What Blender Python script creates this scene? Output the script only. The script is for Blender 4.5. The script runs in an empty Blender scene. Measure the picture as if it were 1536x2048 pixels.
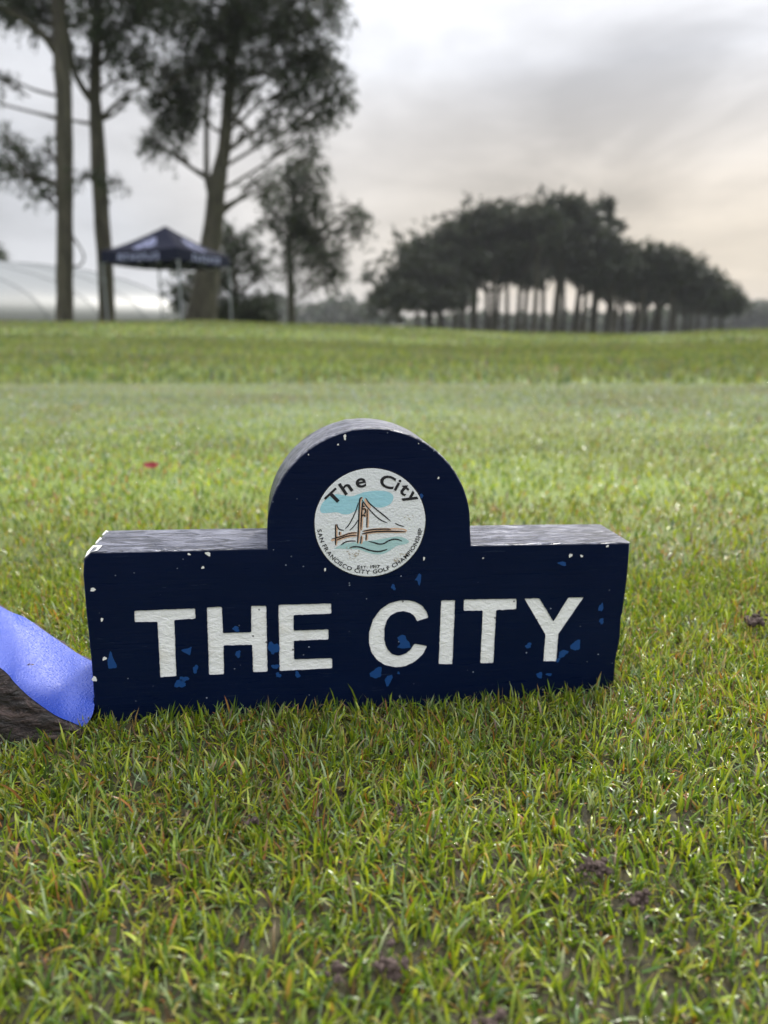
import bpy, math, random
import numpy as np
from mathutils import Vector, Matrix, noise

random.seed(7)
RNG = np.random.default_rng(11)
SC = bpy.context.scene
COL = SC.collection
R = math.radians

# ------------------------------------------------------------------ camera
CAM_H, PITCH, FPX = 0.200, R(13.5), 1480.0
cam_d = bpy.data.cameras.new("camera")
cam = bpy.data.objects.new("camera", cam_d)
COL.objects.link(cam)
cam.location = (0, 0, CAM_H)
cam.rotation_euler = (R(90) - PITCH, 0, 0)
cam_d.sensor_fit = 'VERTICAL'
cam_d.sensor_height = 36.0
cam_d.lens = FPX / 2048 * 36.0
cam_d.clip_start = 0.01
cam_d.clip_end = 3000
cam_d.dof.use_dof = True
cam_d.dof.focus_distance = 0.368
cam_d.dof.aperture_fstop = cam_d.lens / 3.5
SC.camera = cam

# ------------------------------------------------------------------ light and sky
SUN_EL, SUN_AZ = R(43), R(24)          # azimuth measured from straight ahead (+Y) towards the right (+X)
SUN_DIR = Vector((math.sin(SUN_AZ) * math.cos(SUN_EL), math.cos(SUN_AZ) * math.cos(SUN_EL), math.sin(SUN_EL)))
world = bpy.data.worlds.new("World")
SC.world = world
world.use_nodes = True
SC.view_settings.view_transform = 'Standard'
SC.view_settings.look = 'None'
SC.view_settings.gamma = 1.0
SC.view_settings.use_curve_mapping = False
SC.view_settings.exposure = 0.48


class NT:
    """small helper round a node tree"""
    def __init__(self, nt):
        self.nt = nt
        nt.nodes.clear()

    def n(self, typ, inputs=None, **props):
        nd = self.nt.nodes.new(typ)
        for k, v in props.items():
            setattr(nd, k, v)
        for k, v in (inputs or {}).items():
            s = nd.inputs[k]
            if isinstance(v, bpy.types.NodeSocket):
                self.nt.links.new(v, s)
            else:
                s.default_value = v
        return nd

    def math(self, op, a, b=0.0, c=None, clamp=False):
        nd = self.n('ShaderNodeMath', {0: a, 1: b}, operation=op, use_clamp=clamp)
        if c is not None:
            if isinstance(c, bpy.types.NodeSocket):
                self.nt.links.new(c, nd.inputs[2])
            else:
                nd.inputs[2].default_value = c
        return nd.outputs[0]

    def mix(self, f, a, b, blend='MIX'):
        nd = self.nt.nodes.new('ShaderNodeMix')
        nd.data_type = 'RGBA'
        nd.blend_type = blend
        for s, v in ((nd.inputs[0], f), (nd.inputs[6], a), (nd.inputs[7], b)):
            if isinstance(v, bpy.types.NodeSocket):
                self.nt.links.new(v, s)
            else:
                s.default_value = v if not isinstance(v, tuple) or len(v) == 4 else (*v, 1)
        return nd.outputs[2]

    def noise(self, vec, scale, detail=3.0, rough=0.5, dist=0.0, dim='3D'):
        return self.n('ShaderNodeTexNoise', {'Vector': vec, 'Scale': scale, 'Detail': detail, 'Roughness': rough,
                                             'Distortion': dist}, noise_dimensions=dim).outputs[0]

    def ramp(self, f, stops, interp='LINEAR'):
        nd = self.n('ShaderNodeValToRGB', {0: f})
        nd.color_ramp.interpolation = interp
        cr = nd.color_ramp
        while len(cr.elements) > 1:
            cr.elements.remove(cr.elements[-1])
        for i, (p, c) in enumerate(stops):
            e = cr.elements[0] if i == 0 else cr.elements.new(p)
            e.position = p
            e.color = (*c, 1) if len(c) == 3 else c
        return nd.outputs[0]

    def scale(self, vec, s):
        return self.n('ShaderNodeVectorMath', {0: vec, 1: s}, operation='MULTIPLY').outputs[0]


def build_world():
    t = NT(world.node_tree)
    tc = t.n('ShaderNodeTexCoord').outputs['Generated']
    sky = t.n('ShaderNodeTexSky', sky_type='NISHITA', sun_disc=False)
    sky.sun_elevation = SUN_EL
    sky.sun_rotation = SUN_AZ
    sky.air_density = 1.0
    sky.dust_density = 2.0
    skyc = t.mix(1.0, sky.outputs[0], (0.08, 0.08, 0.08), 'MULTIPLY')
    sep = t.n('ShaderNodeSeparateXYZ', {0: tc})
    x, y, z = sep.outputs
    zc = t.math('MAXIMUM', z, 0.0)
    # cloud sheet: direction projected on a layer overhead
    den = t.math('ADD', zc, 0.22)
    px = t.math('DIVIDE', x, den)
    py = t.math('DIVIDE', y, den)
    pv = t.n('ShaderNodeCombineXYZ', {0: px, 1: py, 2: 0.0}).outputs[0]
    mp = t.n('ShaderNodeMapping', {'Vector': pv, 'Rotation': (0, 0, R(28)), 'Scale': (0.8, 1.7, 1.0), 'Location': (0.35, 0.4, 0)}).outputs[0]
    dv = t.n('ShaderNodeMapping', {'Vector': tc, 'Rotation': (0, R(-22), 0), 'Scale': (2.6, 2.6, 7.0), 'Location': (0.3, 0.1, 0.75)}).outputs[0]
    n1 = t.noise(dv, 1.0, 5, 0.52, 0.35)
    n2 = t.math('ADD', t.math('MULTIPLY', t.noise(dv, 3.4, 4, 0.55, 0.2), 0.6), t.math('MULTIPLY', t.noise(mp, 2.0, 4, 0.55, 0.3), 0.4))
    cl = t.math('ADD', t.math('MULTIPLY', n1, 0.75), t.math('MULTIPLY', n2, 0.25))
    clr = t.n('ShaderNodeMapRange', {0: cl, 1: 0.36, 2: 0.64, 3: 0.0, 4: 1.0}, interpolation_type='SMOOTHSTEP').outputs[0]
    # overcast luminance: zenith raised steeply to light the grass, brighter round the veiled sun
    zen = t.math('ADD', t.math('MULTIPLY', t.math('POWER', zc, 3.0), 3.3), 0.50)
    dot = t.n('ShaderNodeVectorMath', {0: tc, 1: tuple(SUN_DIR)}, operation='DOT_PRODUCT').outputs['Value']
    dsun = t.math('MAXIMUM', dot, 0.0)
    glow = t.math('MULTIPLY', t.math('POWER', dsun, 18.0), 0.95)
    glow2 = t.math('MULTIPLY', t.math('POWER', dsun, 4.0), 0.18)
    lum = t.math('ADD', t.math('ADD', zen, glow), glow2)
    # grey bank of cloud low on the right, in front of the bright veil
    def blob(az, el, ra, re, tilt):
        # elliptical bank in azimuth / elevation
        a = t.math('ARCTAN2', x, y)
        e = t.math('ARCSINE', z)
        da = t.math('SUBTRACT', a, R(az)); de = t.math('SUBTRACT', e, R(el))
        c, s = math.cos(R(tilt)), math.sin(R(tilt))
        u = t.math('ADD', t.math('MULTIPLY', da, c / R(ra)), t.math('MULTIPLY', de, s / R(ra)))
        v = t.math('ADD', t.math('MULTIPLY', da, -s / R(re)), t.math('MULTIPLY', de, c / R(re)))
        nz = t.math('MULTIPLY', t.math('SUBTRACT', n1, 0.5), 3.0)
        q = t.math('ADD', t.math('ADD', t.math('MULTIPLY', u, u), t.math('MULTIPLY', v, v)), nz)
        return t.math('POWER', 2.718, t.math('MULTIPLY', q, -1.0))
    b1 = t.math('MINIMUM', blob(21, 14.5, 19, 6.5, 16), 1.0)
    shade = t.math('SUBTRACT', 1.0, t.math('MULTIPLY', b1, 0.36))
    var = t.math('ADD', 0.78, t.math('MULTIPLY', clr, 0.32))
    lum = t.math('MULTIPLY', t.math('MULTIPLY', lum, shade), var)
    # colour: neutral grey, cream low down towards the sun, faint blue elsewhere
    low = t.n('ShaderNodeMapRange', {0: zc, 1: 0.05, 2: 0.30, 3: 1.0, 4: 0.0}).outputs[0]
    side = t.n('ShaderNodeMapRange', {0: dot, 1: 0.62, 2: 0.84, 3: 0.0, 4: 1.0}).outputs[0]
    warm = t.math('MULTIPLY', low, side)
    colr = t.mix(warm, (0.97, 0.985, 1.035), (1.26, 1.04, 0.74))
    clouds = t.mix(1.0, colr, (1, 1, 1), 'MULTIPLY')
    clouds = t.n('ShaderNodeVectorMath', {0: clouds, 3: lum}, operation='SCALE')
    cover = 0.93
    out = t.mix(cover, skyc, clouds.outputs[0])
    bg = t.n('ShaderNodeBackground', {0: out, 1: 1.0})
    t.n('ShaderNodeOutputWorld', {0: bg.outputs[0]})


build_world()

sun_d = bpy.data.lights.new("sun", 'SUN')
sun_d.energy = 3.0
sun_d.angle = R(11)
sun_d.color = (1.0, 0.95, 0.86)
sun = bpy.data.objects.new("sun", sun_d)
COL.objects.link(sun)
sun.rotation_euler = (-SUN_DIR).to_track_quat('-Z', 'Y').to_euler()


# ------------------------------------------------------------------ helpers
def ray(px, py):
    """direction of a point of the 1536 x 2048 photograph (used only to lay things out at their real distance)"""
    u, v = (px - 768) / FPX, (py - 1024) / FPX
    c, s = math.cos(PITCH), math.sin(PITCH)
    return u, c - v * s, -s - v * c


def at(px, py, Y):
    u, f, w = ray(px, py)
    k = Y / f
    return np.array([u * k, Y, CAM_H + w * k])


def on_ground(px, py, z=0.0):
    u, f, w = ray(px, py)
    k = (z - CAM_H) / w
    return np.array([u * k, f * k, z])


def tag(o, label=None, cat=None, group=None, kind=None):
    for k, v in (('label', label), ('category', cat), ('group', group), ('kind', kind)):
        if v:
            o[k] = v
    return o


def empty(name, loc=(0, 0, 0)):
    o = bpy.data.objects.new(name, None)
    o.empty_display_size = 0.1
    COL.objects.link(o)
    o.location = loc
    return o


def mesh(name, V, F, mat, parent=None, smooth=False, colors=None, mats=None, midx=None):
    """V (n,3); F list of tuples or (m,k) array -> linked object"""
    me = bpy.data.meshes.new(name)
    V = np.asarray(V, dtype=np.float32)
    if isinstance(F, np.ndarray):
        k = F.shape[1]
        me.vertices.add(len(V))
        me.vertices.foreach_set('co', V.ravel())
        me.loops.add(F.size)
        me.loops.foreach_set('vertex_index', F.astype(np.int32).ravel())
        me.polygons.add(len(F))
        me.polygons.foreach_set('loop_start', np.arange(0, F.size, k, dtype=np.int32))
        me.polygons.foreach_set('loop_total', np.full(len(F), k, dtype=np.int32))
        me.update(calc_edges=True)
    else:
        me.from_pydata([tuple(map(float, v)) for v in V], [], [tuple(map(int, f)) for f in F])
        me.update()
    if smooth:
        me.polygons.foreach_set('use_smooth', np.ones(len(me.polygons), dtype=bool))
    if colors is not None:
        at_ = me.color_attributes.new('Col', 'FLOAT_COLOR', 'POINT')
        c = np.ones((len(V), 4), dtype=np.float32)
        c[:, :3] = colors
        at_.data.foreach_set('color', c.ravel())
    for m in (mats or [mat]):
        me.materials.append(m)
    if midx is not None:
        me.polygons.foreach_set('material_index', np.asarray(midx, dtype=np.int32))
    o = bpy.data.objects.new(name, me)
    COL.objects.link(o)
    if parent is not None:
        o.parent = parent
    return o


class Geo:
    """collects tubes, boxes and loose faces into one mesh"""
    def __init__(self):
        self.v, self.f = [], []

    def add(self, V, F):
        b = len(self.v)
        self.v += [tuple(p) for p in V]
        self.f += [tuple(i + b for i in f) for f in F]

    def tube(self, P, rad, n=8, wob=0.0, cap=True):
        P = [Vector(p) for p in P]
        V, F = [], []
        for i, p in enumerate(P):
            d = (P[min(i + 1, len(P) - 1)] - P[max(i - 1, 0)]).normalized()
            a = d.orthogonal().normalized() if abs(d.z) < 0.9 else d.cross(Vector((0, 1, 0))).normalized()
            if abs(d.z) < 0.9:
                a = d.cross(Vector((0, 0, 1))).normalized()
            b = d.cross(a)
            for k in range(n):
                t = 2 * math.pi * k / n
                r = rad[i] * (1 + wob * noise.noise(Vector((p.x * 1.3 + 3 * math.cos(t), p.y, p.z * 1.1 + 3 * math.sin(t)))))
                V.append(p + (a * math.cos(t) + b * math.sin(t)) * r)
        for i in range(len(P) - 1):
            for k in range(n):
                q = (k + 1) % n
                F.append((i * n + k, i * n + q, (i + 1) * n + q, (i + 1) * n + k))
        if cap:
            F.append(tuple(range(n)))
            F.append(tuple((len(P) - 1) * n + k for k in range(n)))
        self.add(V, F)

    def box(self, c, s, rot=0.0):
        V = []
        for dz in (-1, 1):
            for dy in (-1, 1):
                for dx in (-1, 1):
                    x, y = dx * s[0] / 2, dy * s[1] / 2
                    V.append((c[0] + x * math.cos(rot) - y * math.sin(rot), c[1] + x * math.sin(rot) + y * math.cos(rot), c[2] + dz * s[2] / 2))
        self.add(V, [(0, 2, 3, 1), (4, 5, 7, 6), (0, 1, 5, 4), (2, 6, 7, 3), (0, 4, 6, 2), (1, 3, 7, 5)])

    def build(self, name, mat, parent=None, smooth=True):
        return mesh(name, self.v, self.f, mat, parent, smooth)


def smooth_path(P, n=4):
    """Catmull-Rom through the points"""
    P = [np.array(p, float) for p in P]
    out = []
    for i in range(len(P) - 1):
        a, b, c, d = P[max(i - 1, 0)], P[i], P[i + 1], P[min(i + 2, len(P) - 1)]
        for k in range(n):
            t = k / n
            out.append(0.5 * ((2 * b) + (c - a) * t + (2 * a - 5 * b + 4 * c - d) * t * t + (3 * b - a - 3 * c + d) * t ** 3))
    out.append(P[-1])
    return out


def principled(name, color=(0.5, 0.5, 0.5), rough=0.6, spec=0.5, **kw):
    m = bpy.data.materials.new(name)
    m.use_nodes = True
    t = NT(m.node_tree)
    b = t.n('ShaderNodeBsdfPrincipled', {'Roughness': rough, 'Specular IOR Level': spec})
    b.inputs['Base Color'].default_value = (*color, 1)
    for k, v in kw.items():
        b.inputs[k].default_value = v
    o = t.n('ShaderNodeOutputMaterial', {0: b.outputs[0]})
    return m, t, b


# ------------------------------------------------------------------ terrain
CREST = np.array([(-3.0, 0.62), (-1.2, 0.62), (-0.52, 0.60), (-0.22, 0.58), (-0.08, 0.44), (0.03, 0.32), (0.18, 0.17),
                  (0.36, 0.15), (0.43, 0.30), (0.52, 0.36), (0.8, 0.40), (3.0, 0.4)])
# (x/y, height of the rise some 24 m away)


def ground_z(x, y):
    x = np.asarray(x, float); y = np.asarray(y, float)
    r = np.clip(x / np.maximum(y, 2.0), -3, 3)
    top = np.interp(r, CREST[:, 0], CREST[:, 1])
    t = np.clip((y - 3.2) / 21.0, 0, 1)
    s = t * t * (3 - 2 * t) * 0.55 + t * 0.45
    z = top * s
    far = np.clip((y - 34) / 60.0, 0, 1)
    z = z + (0.12 - z) * (far * far * (3 - 2 * far)) * np.where(r > 0.05, 1, 0.6)
    z = z + 0.014 * np.clip((y - 3.05) / 1.0, 0, 1)                                   # lip of the rough
    z = z + 0.05 * t * np.sin(x * 0.31 + 1.0) * np.cos(y * 0.27) + 0.02 * t * np.sin(x * 0.9 + y * 0.6)
    near = np.clip(1 - y / 3.5, 0, 1) * 0.0015
    z = z + near * (np.sin(x * 23 + y * 11) + np.sin(y * 31 - x * 17))
    return z


def make_ground_material():
    m, t, b = principled('turf_soil', rough=0.8, spec=0.25)
    pos = t.n('ShaderNodeNewGeometry').outputs['Position']
    sep = t.n('ShaderNodeSeparateXYZ', {0: pos})
    y = sep.outputs[1]
    st = t.scale(pos, (0.35, 1.0, 1.0))
    big = t.noise(st, 0.9, 4, 0.6)
    med = t.noise(pos, 9.0, 4, 0.6)
    fine = t.noise(pos, 190.0, 4, 0.7)
    soil = t.ramp(fine, [(0.3, (0.014, 0.011, 0.007)), (0.52, (0.026, 0.024, 0.010)), (0.68, (0.055, 0.045, 0.020))])
    gr = t.ramp(fine, [(0.3, (0.06, 0.10, 0.015)), (0.7, (0.15, 0.20, 0.04))])
    gr = t.mix(t.n('ShaderNodeMapRange', {0: big, 1: 0.4, 2: 0.65, 3: 0.0, 4: 0.75}).outputs[0], gr, (0.14, 0.17, 0.05))
    near = t.n('ShaderNodeMapRange', {0: y, 1: 0.5, 2: 0.9, 3: 0.0, 4: 1.0}).outputs[0]
    c1 = t.mix(near, soil, gr)
    farg = t.ramp(big, [(0.38, (0.070, 0.110, 0.030)), (0.5, (0.110, 0.160, 0.048)), (0.62, (0.160, 0.20, 0.075))])
    farm = t.n('ShaderNodeMapRange', {0: y, 1: 3.0, 2: 3.3, 3: 0.0, 4: 1.0}).outputs[0]
    c2 = t.mix(farm, c1, farg)
    t.nt.links.new(c2, b.inputs['Base Color'])
    bump = t.n('ShaderNodeBump', {'Height': med, 'Strength': 0.4, 'Distance': 0.01})
    t.nt.links.new(bump.outputs[0], b.inputs['Normal'])
    return m


def build_ground():
    ys = np.concatenate([np.linspace(-40, -1, 14)[:-1], np.linspace(-1, 4, 90)[:-1], np.linspace(4, 40, 90)[:-1], np.geomspace(40, 720, 50)])
    a = np.concatenate([-np.geomspace(0.02, 520, 75)[::-1], [0], np.geomspace(0.02, 520, 75)])
    X, Y = np.meshgrid(a, ys)
    Z = ground_z(X, Y)
    Z[Y < 0] = 0
    n, m_ = X.shape
    V = np.stack([X, Y, Z], -1).reshape(-1, 3)
    i = np.arange((n - 1) * m_).reshape(n - 1, m_)[:, :-1].ravel()
    F = np.stack([i, i + 1, i + m_ + 1, i + m_], -1)
    tag(mesh('ground', V, F, make_ground_material(), smooth=True), kind='structure')


build_ground()

# ------------------------------------------------------------------ materials for woods
def bark_material(name, dark, light, sx=6.0):
    m, t, b = principled(name, rough=0.85, spec=0.2)
    pos = t.n('ShaderNodeNewGeometry').outputs['Position']
    st = t.scale(pos, (sx, sx, sx * 0.22))
    f = t.noise(st, 1.0, 6, 0.62, 0.6)
    g = t.noise(pos, 0.6, 3, 0.5)
    c = t.ramp(f, [(0.32, dark), (0.62, light)])
    c = t.mix(t.math('MULTIPLY', g, 0.5), c, (0.048, 0.052, 0.036))
    t.nt.links.new(c, b.inputs['Base Color'])
    bp = t.n('ShaderNodeBump', {'Height': f, 'Strength': 0.8, 'Distance': 0.06})
    t.nt.links.new(bp.outputs[0], b.inputs['Normal'])
    return m


M_BARK = bark_material('cypress_bark', (0.022, 0.019, 0.015), (0.085, 0.074, 0.056))
M_BARK_RED = bark_material('reddish_bark', (0.04, 0.026, 0.018), (0.16, 0.11, 0.08))


def leaf_material(name, k=1.0, trans=0.25, rough=0.5):
    m = bpy.data.materials.new(name)
    m.use_nodes = True
    t = NT(m.node_tree)
    c = t.n('ShaderNodeAttribute', attribute_name='Col').outputs[0]
    b = t.n('ShaderNodeBsdfPrincipled', {'Base Color': c, 'Roughness': rough, 'Specular IOR Level': 0.35})
    tr = t.n('ShaderNodeBsdfTranslucent', {0: c})
    mx = t.n('ShaderNodeMixShader', {0: trans, 1: b.outputs[0], 2: tr.outputs[0]})
    t.n('ShaderNodeOutputMaterial', {0: mx.outputs[0]})
    return m


M_LEAF = leaf_material('cypress_foliage')


def foliage(clumps, leaf_len, leaf_w, per_spray, spray_len, droop=0.25, tint=(0.045, 0.065, 0.022), rng=RNG, gap=-0.12):
    """clumps: list of (center xyz, radii xyz, number of sprays). Each spray is a short twig carrying small leaf
    faces; the sprays sit where a noise field is high, so the mass breaks up into lumps with gaps."""
    Vs, Cs = [], []
    for c, r, n in clumps:
        c = np.asarray(c, float); r = np.asarray(r, float)
        d = rng.normal(size=(n, 3)); d /= np.linalg.norm(d, axis=1)[:, None]
        rad = rng.random(n) ** 0.45
        gp = gap
        keep = np.array([noise.noise(Vector((c + d[i] * rad[i] * r) / (0.38 * r.mean() + 0.05))) > gp + 0.3 * rad[i] * (rad[i] > 0.8) for i in range(n)])
        d, rad = d[keep], rad[keep]
        n = len(d)
        if n == 0:
            continue
        p = c + d * rad[:, None] * r
        ax = d * np.array([1, 1, 0.5]) + rng.normal(size=(n, 3)) * 0.55
        ax[:, 2] -= droop
        ax /= np.linalg.norm(ax, axis=1)[:, None]
        tone = np.exp(rng.normal(size=n) * 0.28)
        hue = rng.normal(size=n) * 0.10
        for k in range(per_spray):
            s = rng.random(n) * spray_len
            q = p + ax * s[:, None] + rng.normal(size=(n, 3)) * spray_len * 0.10
            q[:, 2] -= (s / spray_len) ** 2 * droop * spray_len * 0.6
            l = ax + rng.normal(size=(n, 3)) * 0.7
            l /= np.linalg.norm(l, axis=1)[:, None]
            w = np.cross(l, rng.normal(size=(n, 3))); w /= np.linalg.norm(w, axis=1)[:, None]
            L = leaf_len * (0.6 + 0.8 * rng.random(n)); W = leaf_w * (0.6 + 0.8 * rng.random(n))
            tri = np.stack([q - w * W[:, None] / 2, q + w * W[:, None] / 2, q + l * L[:, None]], 1)
            Vs.append(tri.reshape(-1, 3))
            col = np.array(tint)[None] * tone[:, None] * (0.85 + 0.3 * rng.random(n))[:, None]
            col[:, 0] *= 1 + hue
            Cs.append(np.repeat(col, 3, axis=0))
    V = np.concatenate(Vs); C = np.concatenate(Cs)
    F = np.arange(len(V)).reshape(-1, 3)
    return V, F, C


# ------------------------------------------------------------------ the three big trees, and the smaller ones behind
def limb(g, pts, Y, n=10, wob=0.12, depth=0.0, wr=1.0):
    """pts: (px, py, half width px). A limb at distance Y, drifting by depth metres to its end"""
    P, Rr = [], []
    sp = smooth_path([np.array([p[0], p[1], p[2]]) for p in pts], 5)
    for i, q in enumerate(sp):
        yy = Y + depth * i / (len(sp) - 1)
        P.append(at(q[0], q[1], yy))
        Rr.append(max(q[2] * 0.6, 0.7) / FPX * yy * wr)
    g.tube(P, Rr, n, wob)
    return P


def base_fix(P0, Y):
    """extends a trunk's first point into the ground"""
    return at(P0[0], P0[1], Y)


def big_tree(label, Y, trunk, limbs, clumps, mat=M_BARK, droop=0.45, leaf=(0.20, 0.058), tint=(0.024, 0.033, 0.013), flare=1.25,
             group=None, spray=0.60, per=14, name='cypress_tree', twigs=True, dens=1.0):
    b = at(trunk[0][0], trunk[0][1], Y)
    gz = float(ground_z(b[0], Y))
    root = empty(name, (b[0], Y, gz))
    tag(root, label, 'tree', group)
    off = Vector(root.location)
    g = Geo()
    pts = [np.array(p, float) for p in trunk]
    sp = smooth_path(pts, 6)
    P = [at(q[0], q[1], Y) for q in sp]
    Rr = [q[2] * 0.54 / FPX * Y for q in sp]
    # foot of the trunk, flaring below the crest of the rise
    foot = P[0].copy(); foot[2] = gz - 0.15
    if P[0][2] > gz + 0.3:
        P.insert(0, foot); Rr.insert(0, Rr[0] * flare)
    else:
        P[0] = foot; Rr[0] *= flare
    g.tube(P, Rr, 16, 0.16)
    g.v = [tuple(Vector(v) - off) for v in g.v]
    g.build('trunk', mat, root)
    for lp in limbs:
        g = Geo()
        limb(g, lp[0], Y, 8, 0.12, lp[1] if len(lp) > 1 else 0.0)
        g.v = [tuple(Vector(v) - off) for v in g.v]
        g.build('limb', mat, root)
    g = Geo()
    cl = []
    allpts = [Vector(p) for p in P]
    for c in clumps:
        px, py, rx, ry, dn = c[:5]
        dy = c[5] if len(c) > 5 else random.uniform(-1, 1) * rx / FPX * Y * 0.7
        cc = at(px, py, Y + dy)
        s = (Y + dy) / FPX
        r = (rx * s * 0.84, max(rx, ry) * s * 0.8, ry * s * 0.82)
        n = int(dn * dens * (r[0] * r[2]) * 330) + 24
        cl.append((cc, r, n))
        if twigs:
            src = min(allpts[2:], key=lambda p: (p - Vector(cc)).length + 3.0 * max(0, p.z - (cc[2] - 0.6 * math.hypot(p.x - cc[0], p.y - cc[1]))))
            for k in range(7 + int(r[0] * 6)):
                e = Vector(cc) + Vector((random.gauss(0, 0.5) * r[0], random.gauss(0, 0.5) * r[1], random.gauss(0, 0.45) * r[2]))
                if k == 0 and random.random() > 0.5:
                    continue
                if k == 0:
                    m_ = src.lerp(Vector(cc), 0.5) + Vector((0, 0, random.uniform(-0.3, 0.2)))
                    g.tube([src, m_, cc], [0.07, 0.05, 0.03], 5, 0)
                else:
                    s0 = src.lerp(Vector(cc), random.uniform(0.55, 1.0))
                    m_ = s0.lerp(e, 0.5) + Vector((random.uniform(-.15, .15), 0, random.uniform(-.15, .15)))
                    g.tube([s0, m_, e], [0.030, 0.020, 0.010], 4, 0, cap=False)
    V, F, C = foliage(cl, leaf[0], leaf[1], per, spray, droop, tint, gap=-0.04)
    V = V - np.array(off)
    mesh('crown', V, F, M_LEAF, root, colors=C)
    if g.v:
        g.v = [tuple(Vector(v) - off) for v in g.v]
        tag(g.build('twigs', mat, root), kind='stuff')
    return root


# leftmost tree: straight pale trunk
big_tree('leftmost tall tree, straight grey trunk with a loop of bare branch low down', 26.0,
         [(130, 646, 30), (129, 560, 28), (130, 440, 27), (129, 300, 27), (127, 180, 26), (120, 60, 24), (113, -80, 21), (108, -260, 14), (108, -420, 6)],
         [([(112, 105, 12), (85, 70, 10), (45, 38, 8), (-10, 10, 6), (-70, -15, 4)], -1.0),
          ([(118, 240, 5), (80, 228, 4), (40, 218, 3.5), (0, 207, 3), (-50, 190, 2)], 0.8),
          ([(115, 192, 5), (70, 180, 4), (35, 165, 3), (5, 155, 5), (-30, 150, 3)], -0.6),
          ([(138, 462, 5), (150, 480, 3.5), (163, 500, 3), (168, 515, 3), (163, 528, 3), (152, 533, 3.5), (138, 530, 4)], 0.0)],
         [(25, 300, 40, 22, 0.8), (65, 345, 38, 20, 0.7), (85, 385, 25, 15, .25), (30, 20, 60, 25, 1.0), (80, 15, 45, 30, 1.1),
          (0, -20, 80, 30, 1.1), (60, -60, 90, 50, 1.0), (-60, 300, 60, 30, 0.7), (90, 300, 20, 30, .35), (30, 330, 50, 18, 0.6), (5, 270, 25, 10, .4),
          (15, 8, 30, 14, 1.2), (110, -160, 100, 60, 0.9), (60, -280, 80, 60, 0.8), (150, -330, 80, 60, .8), (5, 158, 16, 7, .5),
          (175, 20, 40, 40, .45), (175, 345, 18, 14, .6)])

big_tree('dark trunk forking into a V, behind the left corner of the canopy tent', 28.0,
         [(214, 646, 29), (212, 560, 27), (205, 450, 26), (198, 340, 25), (192, 230, 22), (190, 180, 18), (192, 90, 17), (194, 0, 16), (197, -120, 13), (200, -300, 7)],
         [([(188, 205, 13), (165, 175, 11), (148, 140, 9), (138, 90, 8), (128, 20, 7), (120, -60, 5)], -0.8),
          ([(203, 238, 9), (225, 215, 6), (250, 192, 5), (275, 178, 4), (300, 168, 2.5)], -0.8),
          ([(185, 248, 6), (155, 243, 4), (120, 235, 3), (60, 222, 2)], 1.0),
          ([(203, 130, 6), (225, 90, 5), (250, 50, 4), (265, 0, 3)], 1.0)],
         [(230, 40, 55, 40, 1.0), (290, 30, 60, 40, 1.0), (160, 30, 35, 45, 0.6), (240, 110, 40, 28, .4), (290, 85, 50, 25, .5),
          (205, 120, 25, 25, .4), (250, -40, 90, 50, 1.1), (170, -60, 60, 50, 1.0), (220, -150, 110, 60, 1.0), (190, -280, 100, 70, .8),
          (255, 150, 28, 16, .35), (300, 120, 30, 14, .3), (262, 195, 14, 10, .3), (150, 110, 22, 30, .4), (320, -10, 60, 30, 1.0), (230, 362, 12, 4, .3)])

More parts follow.
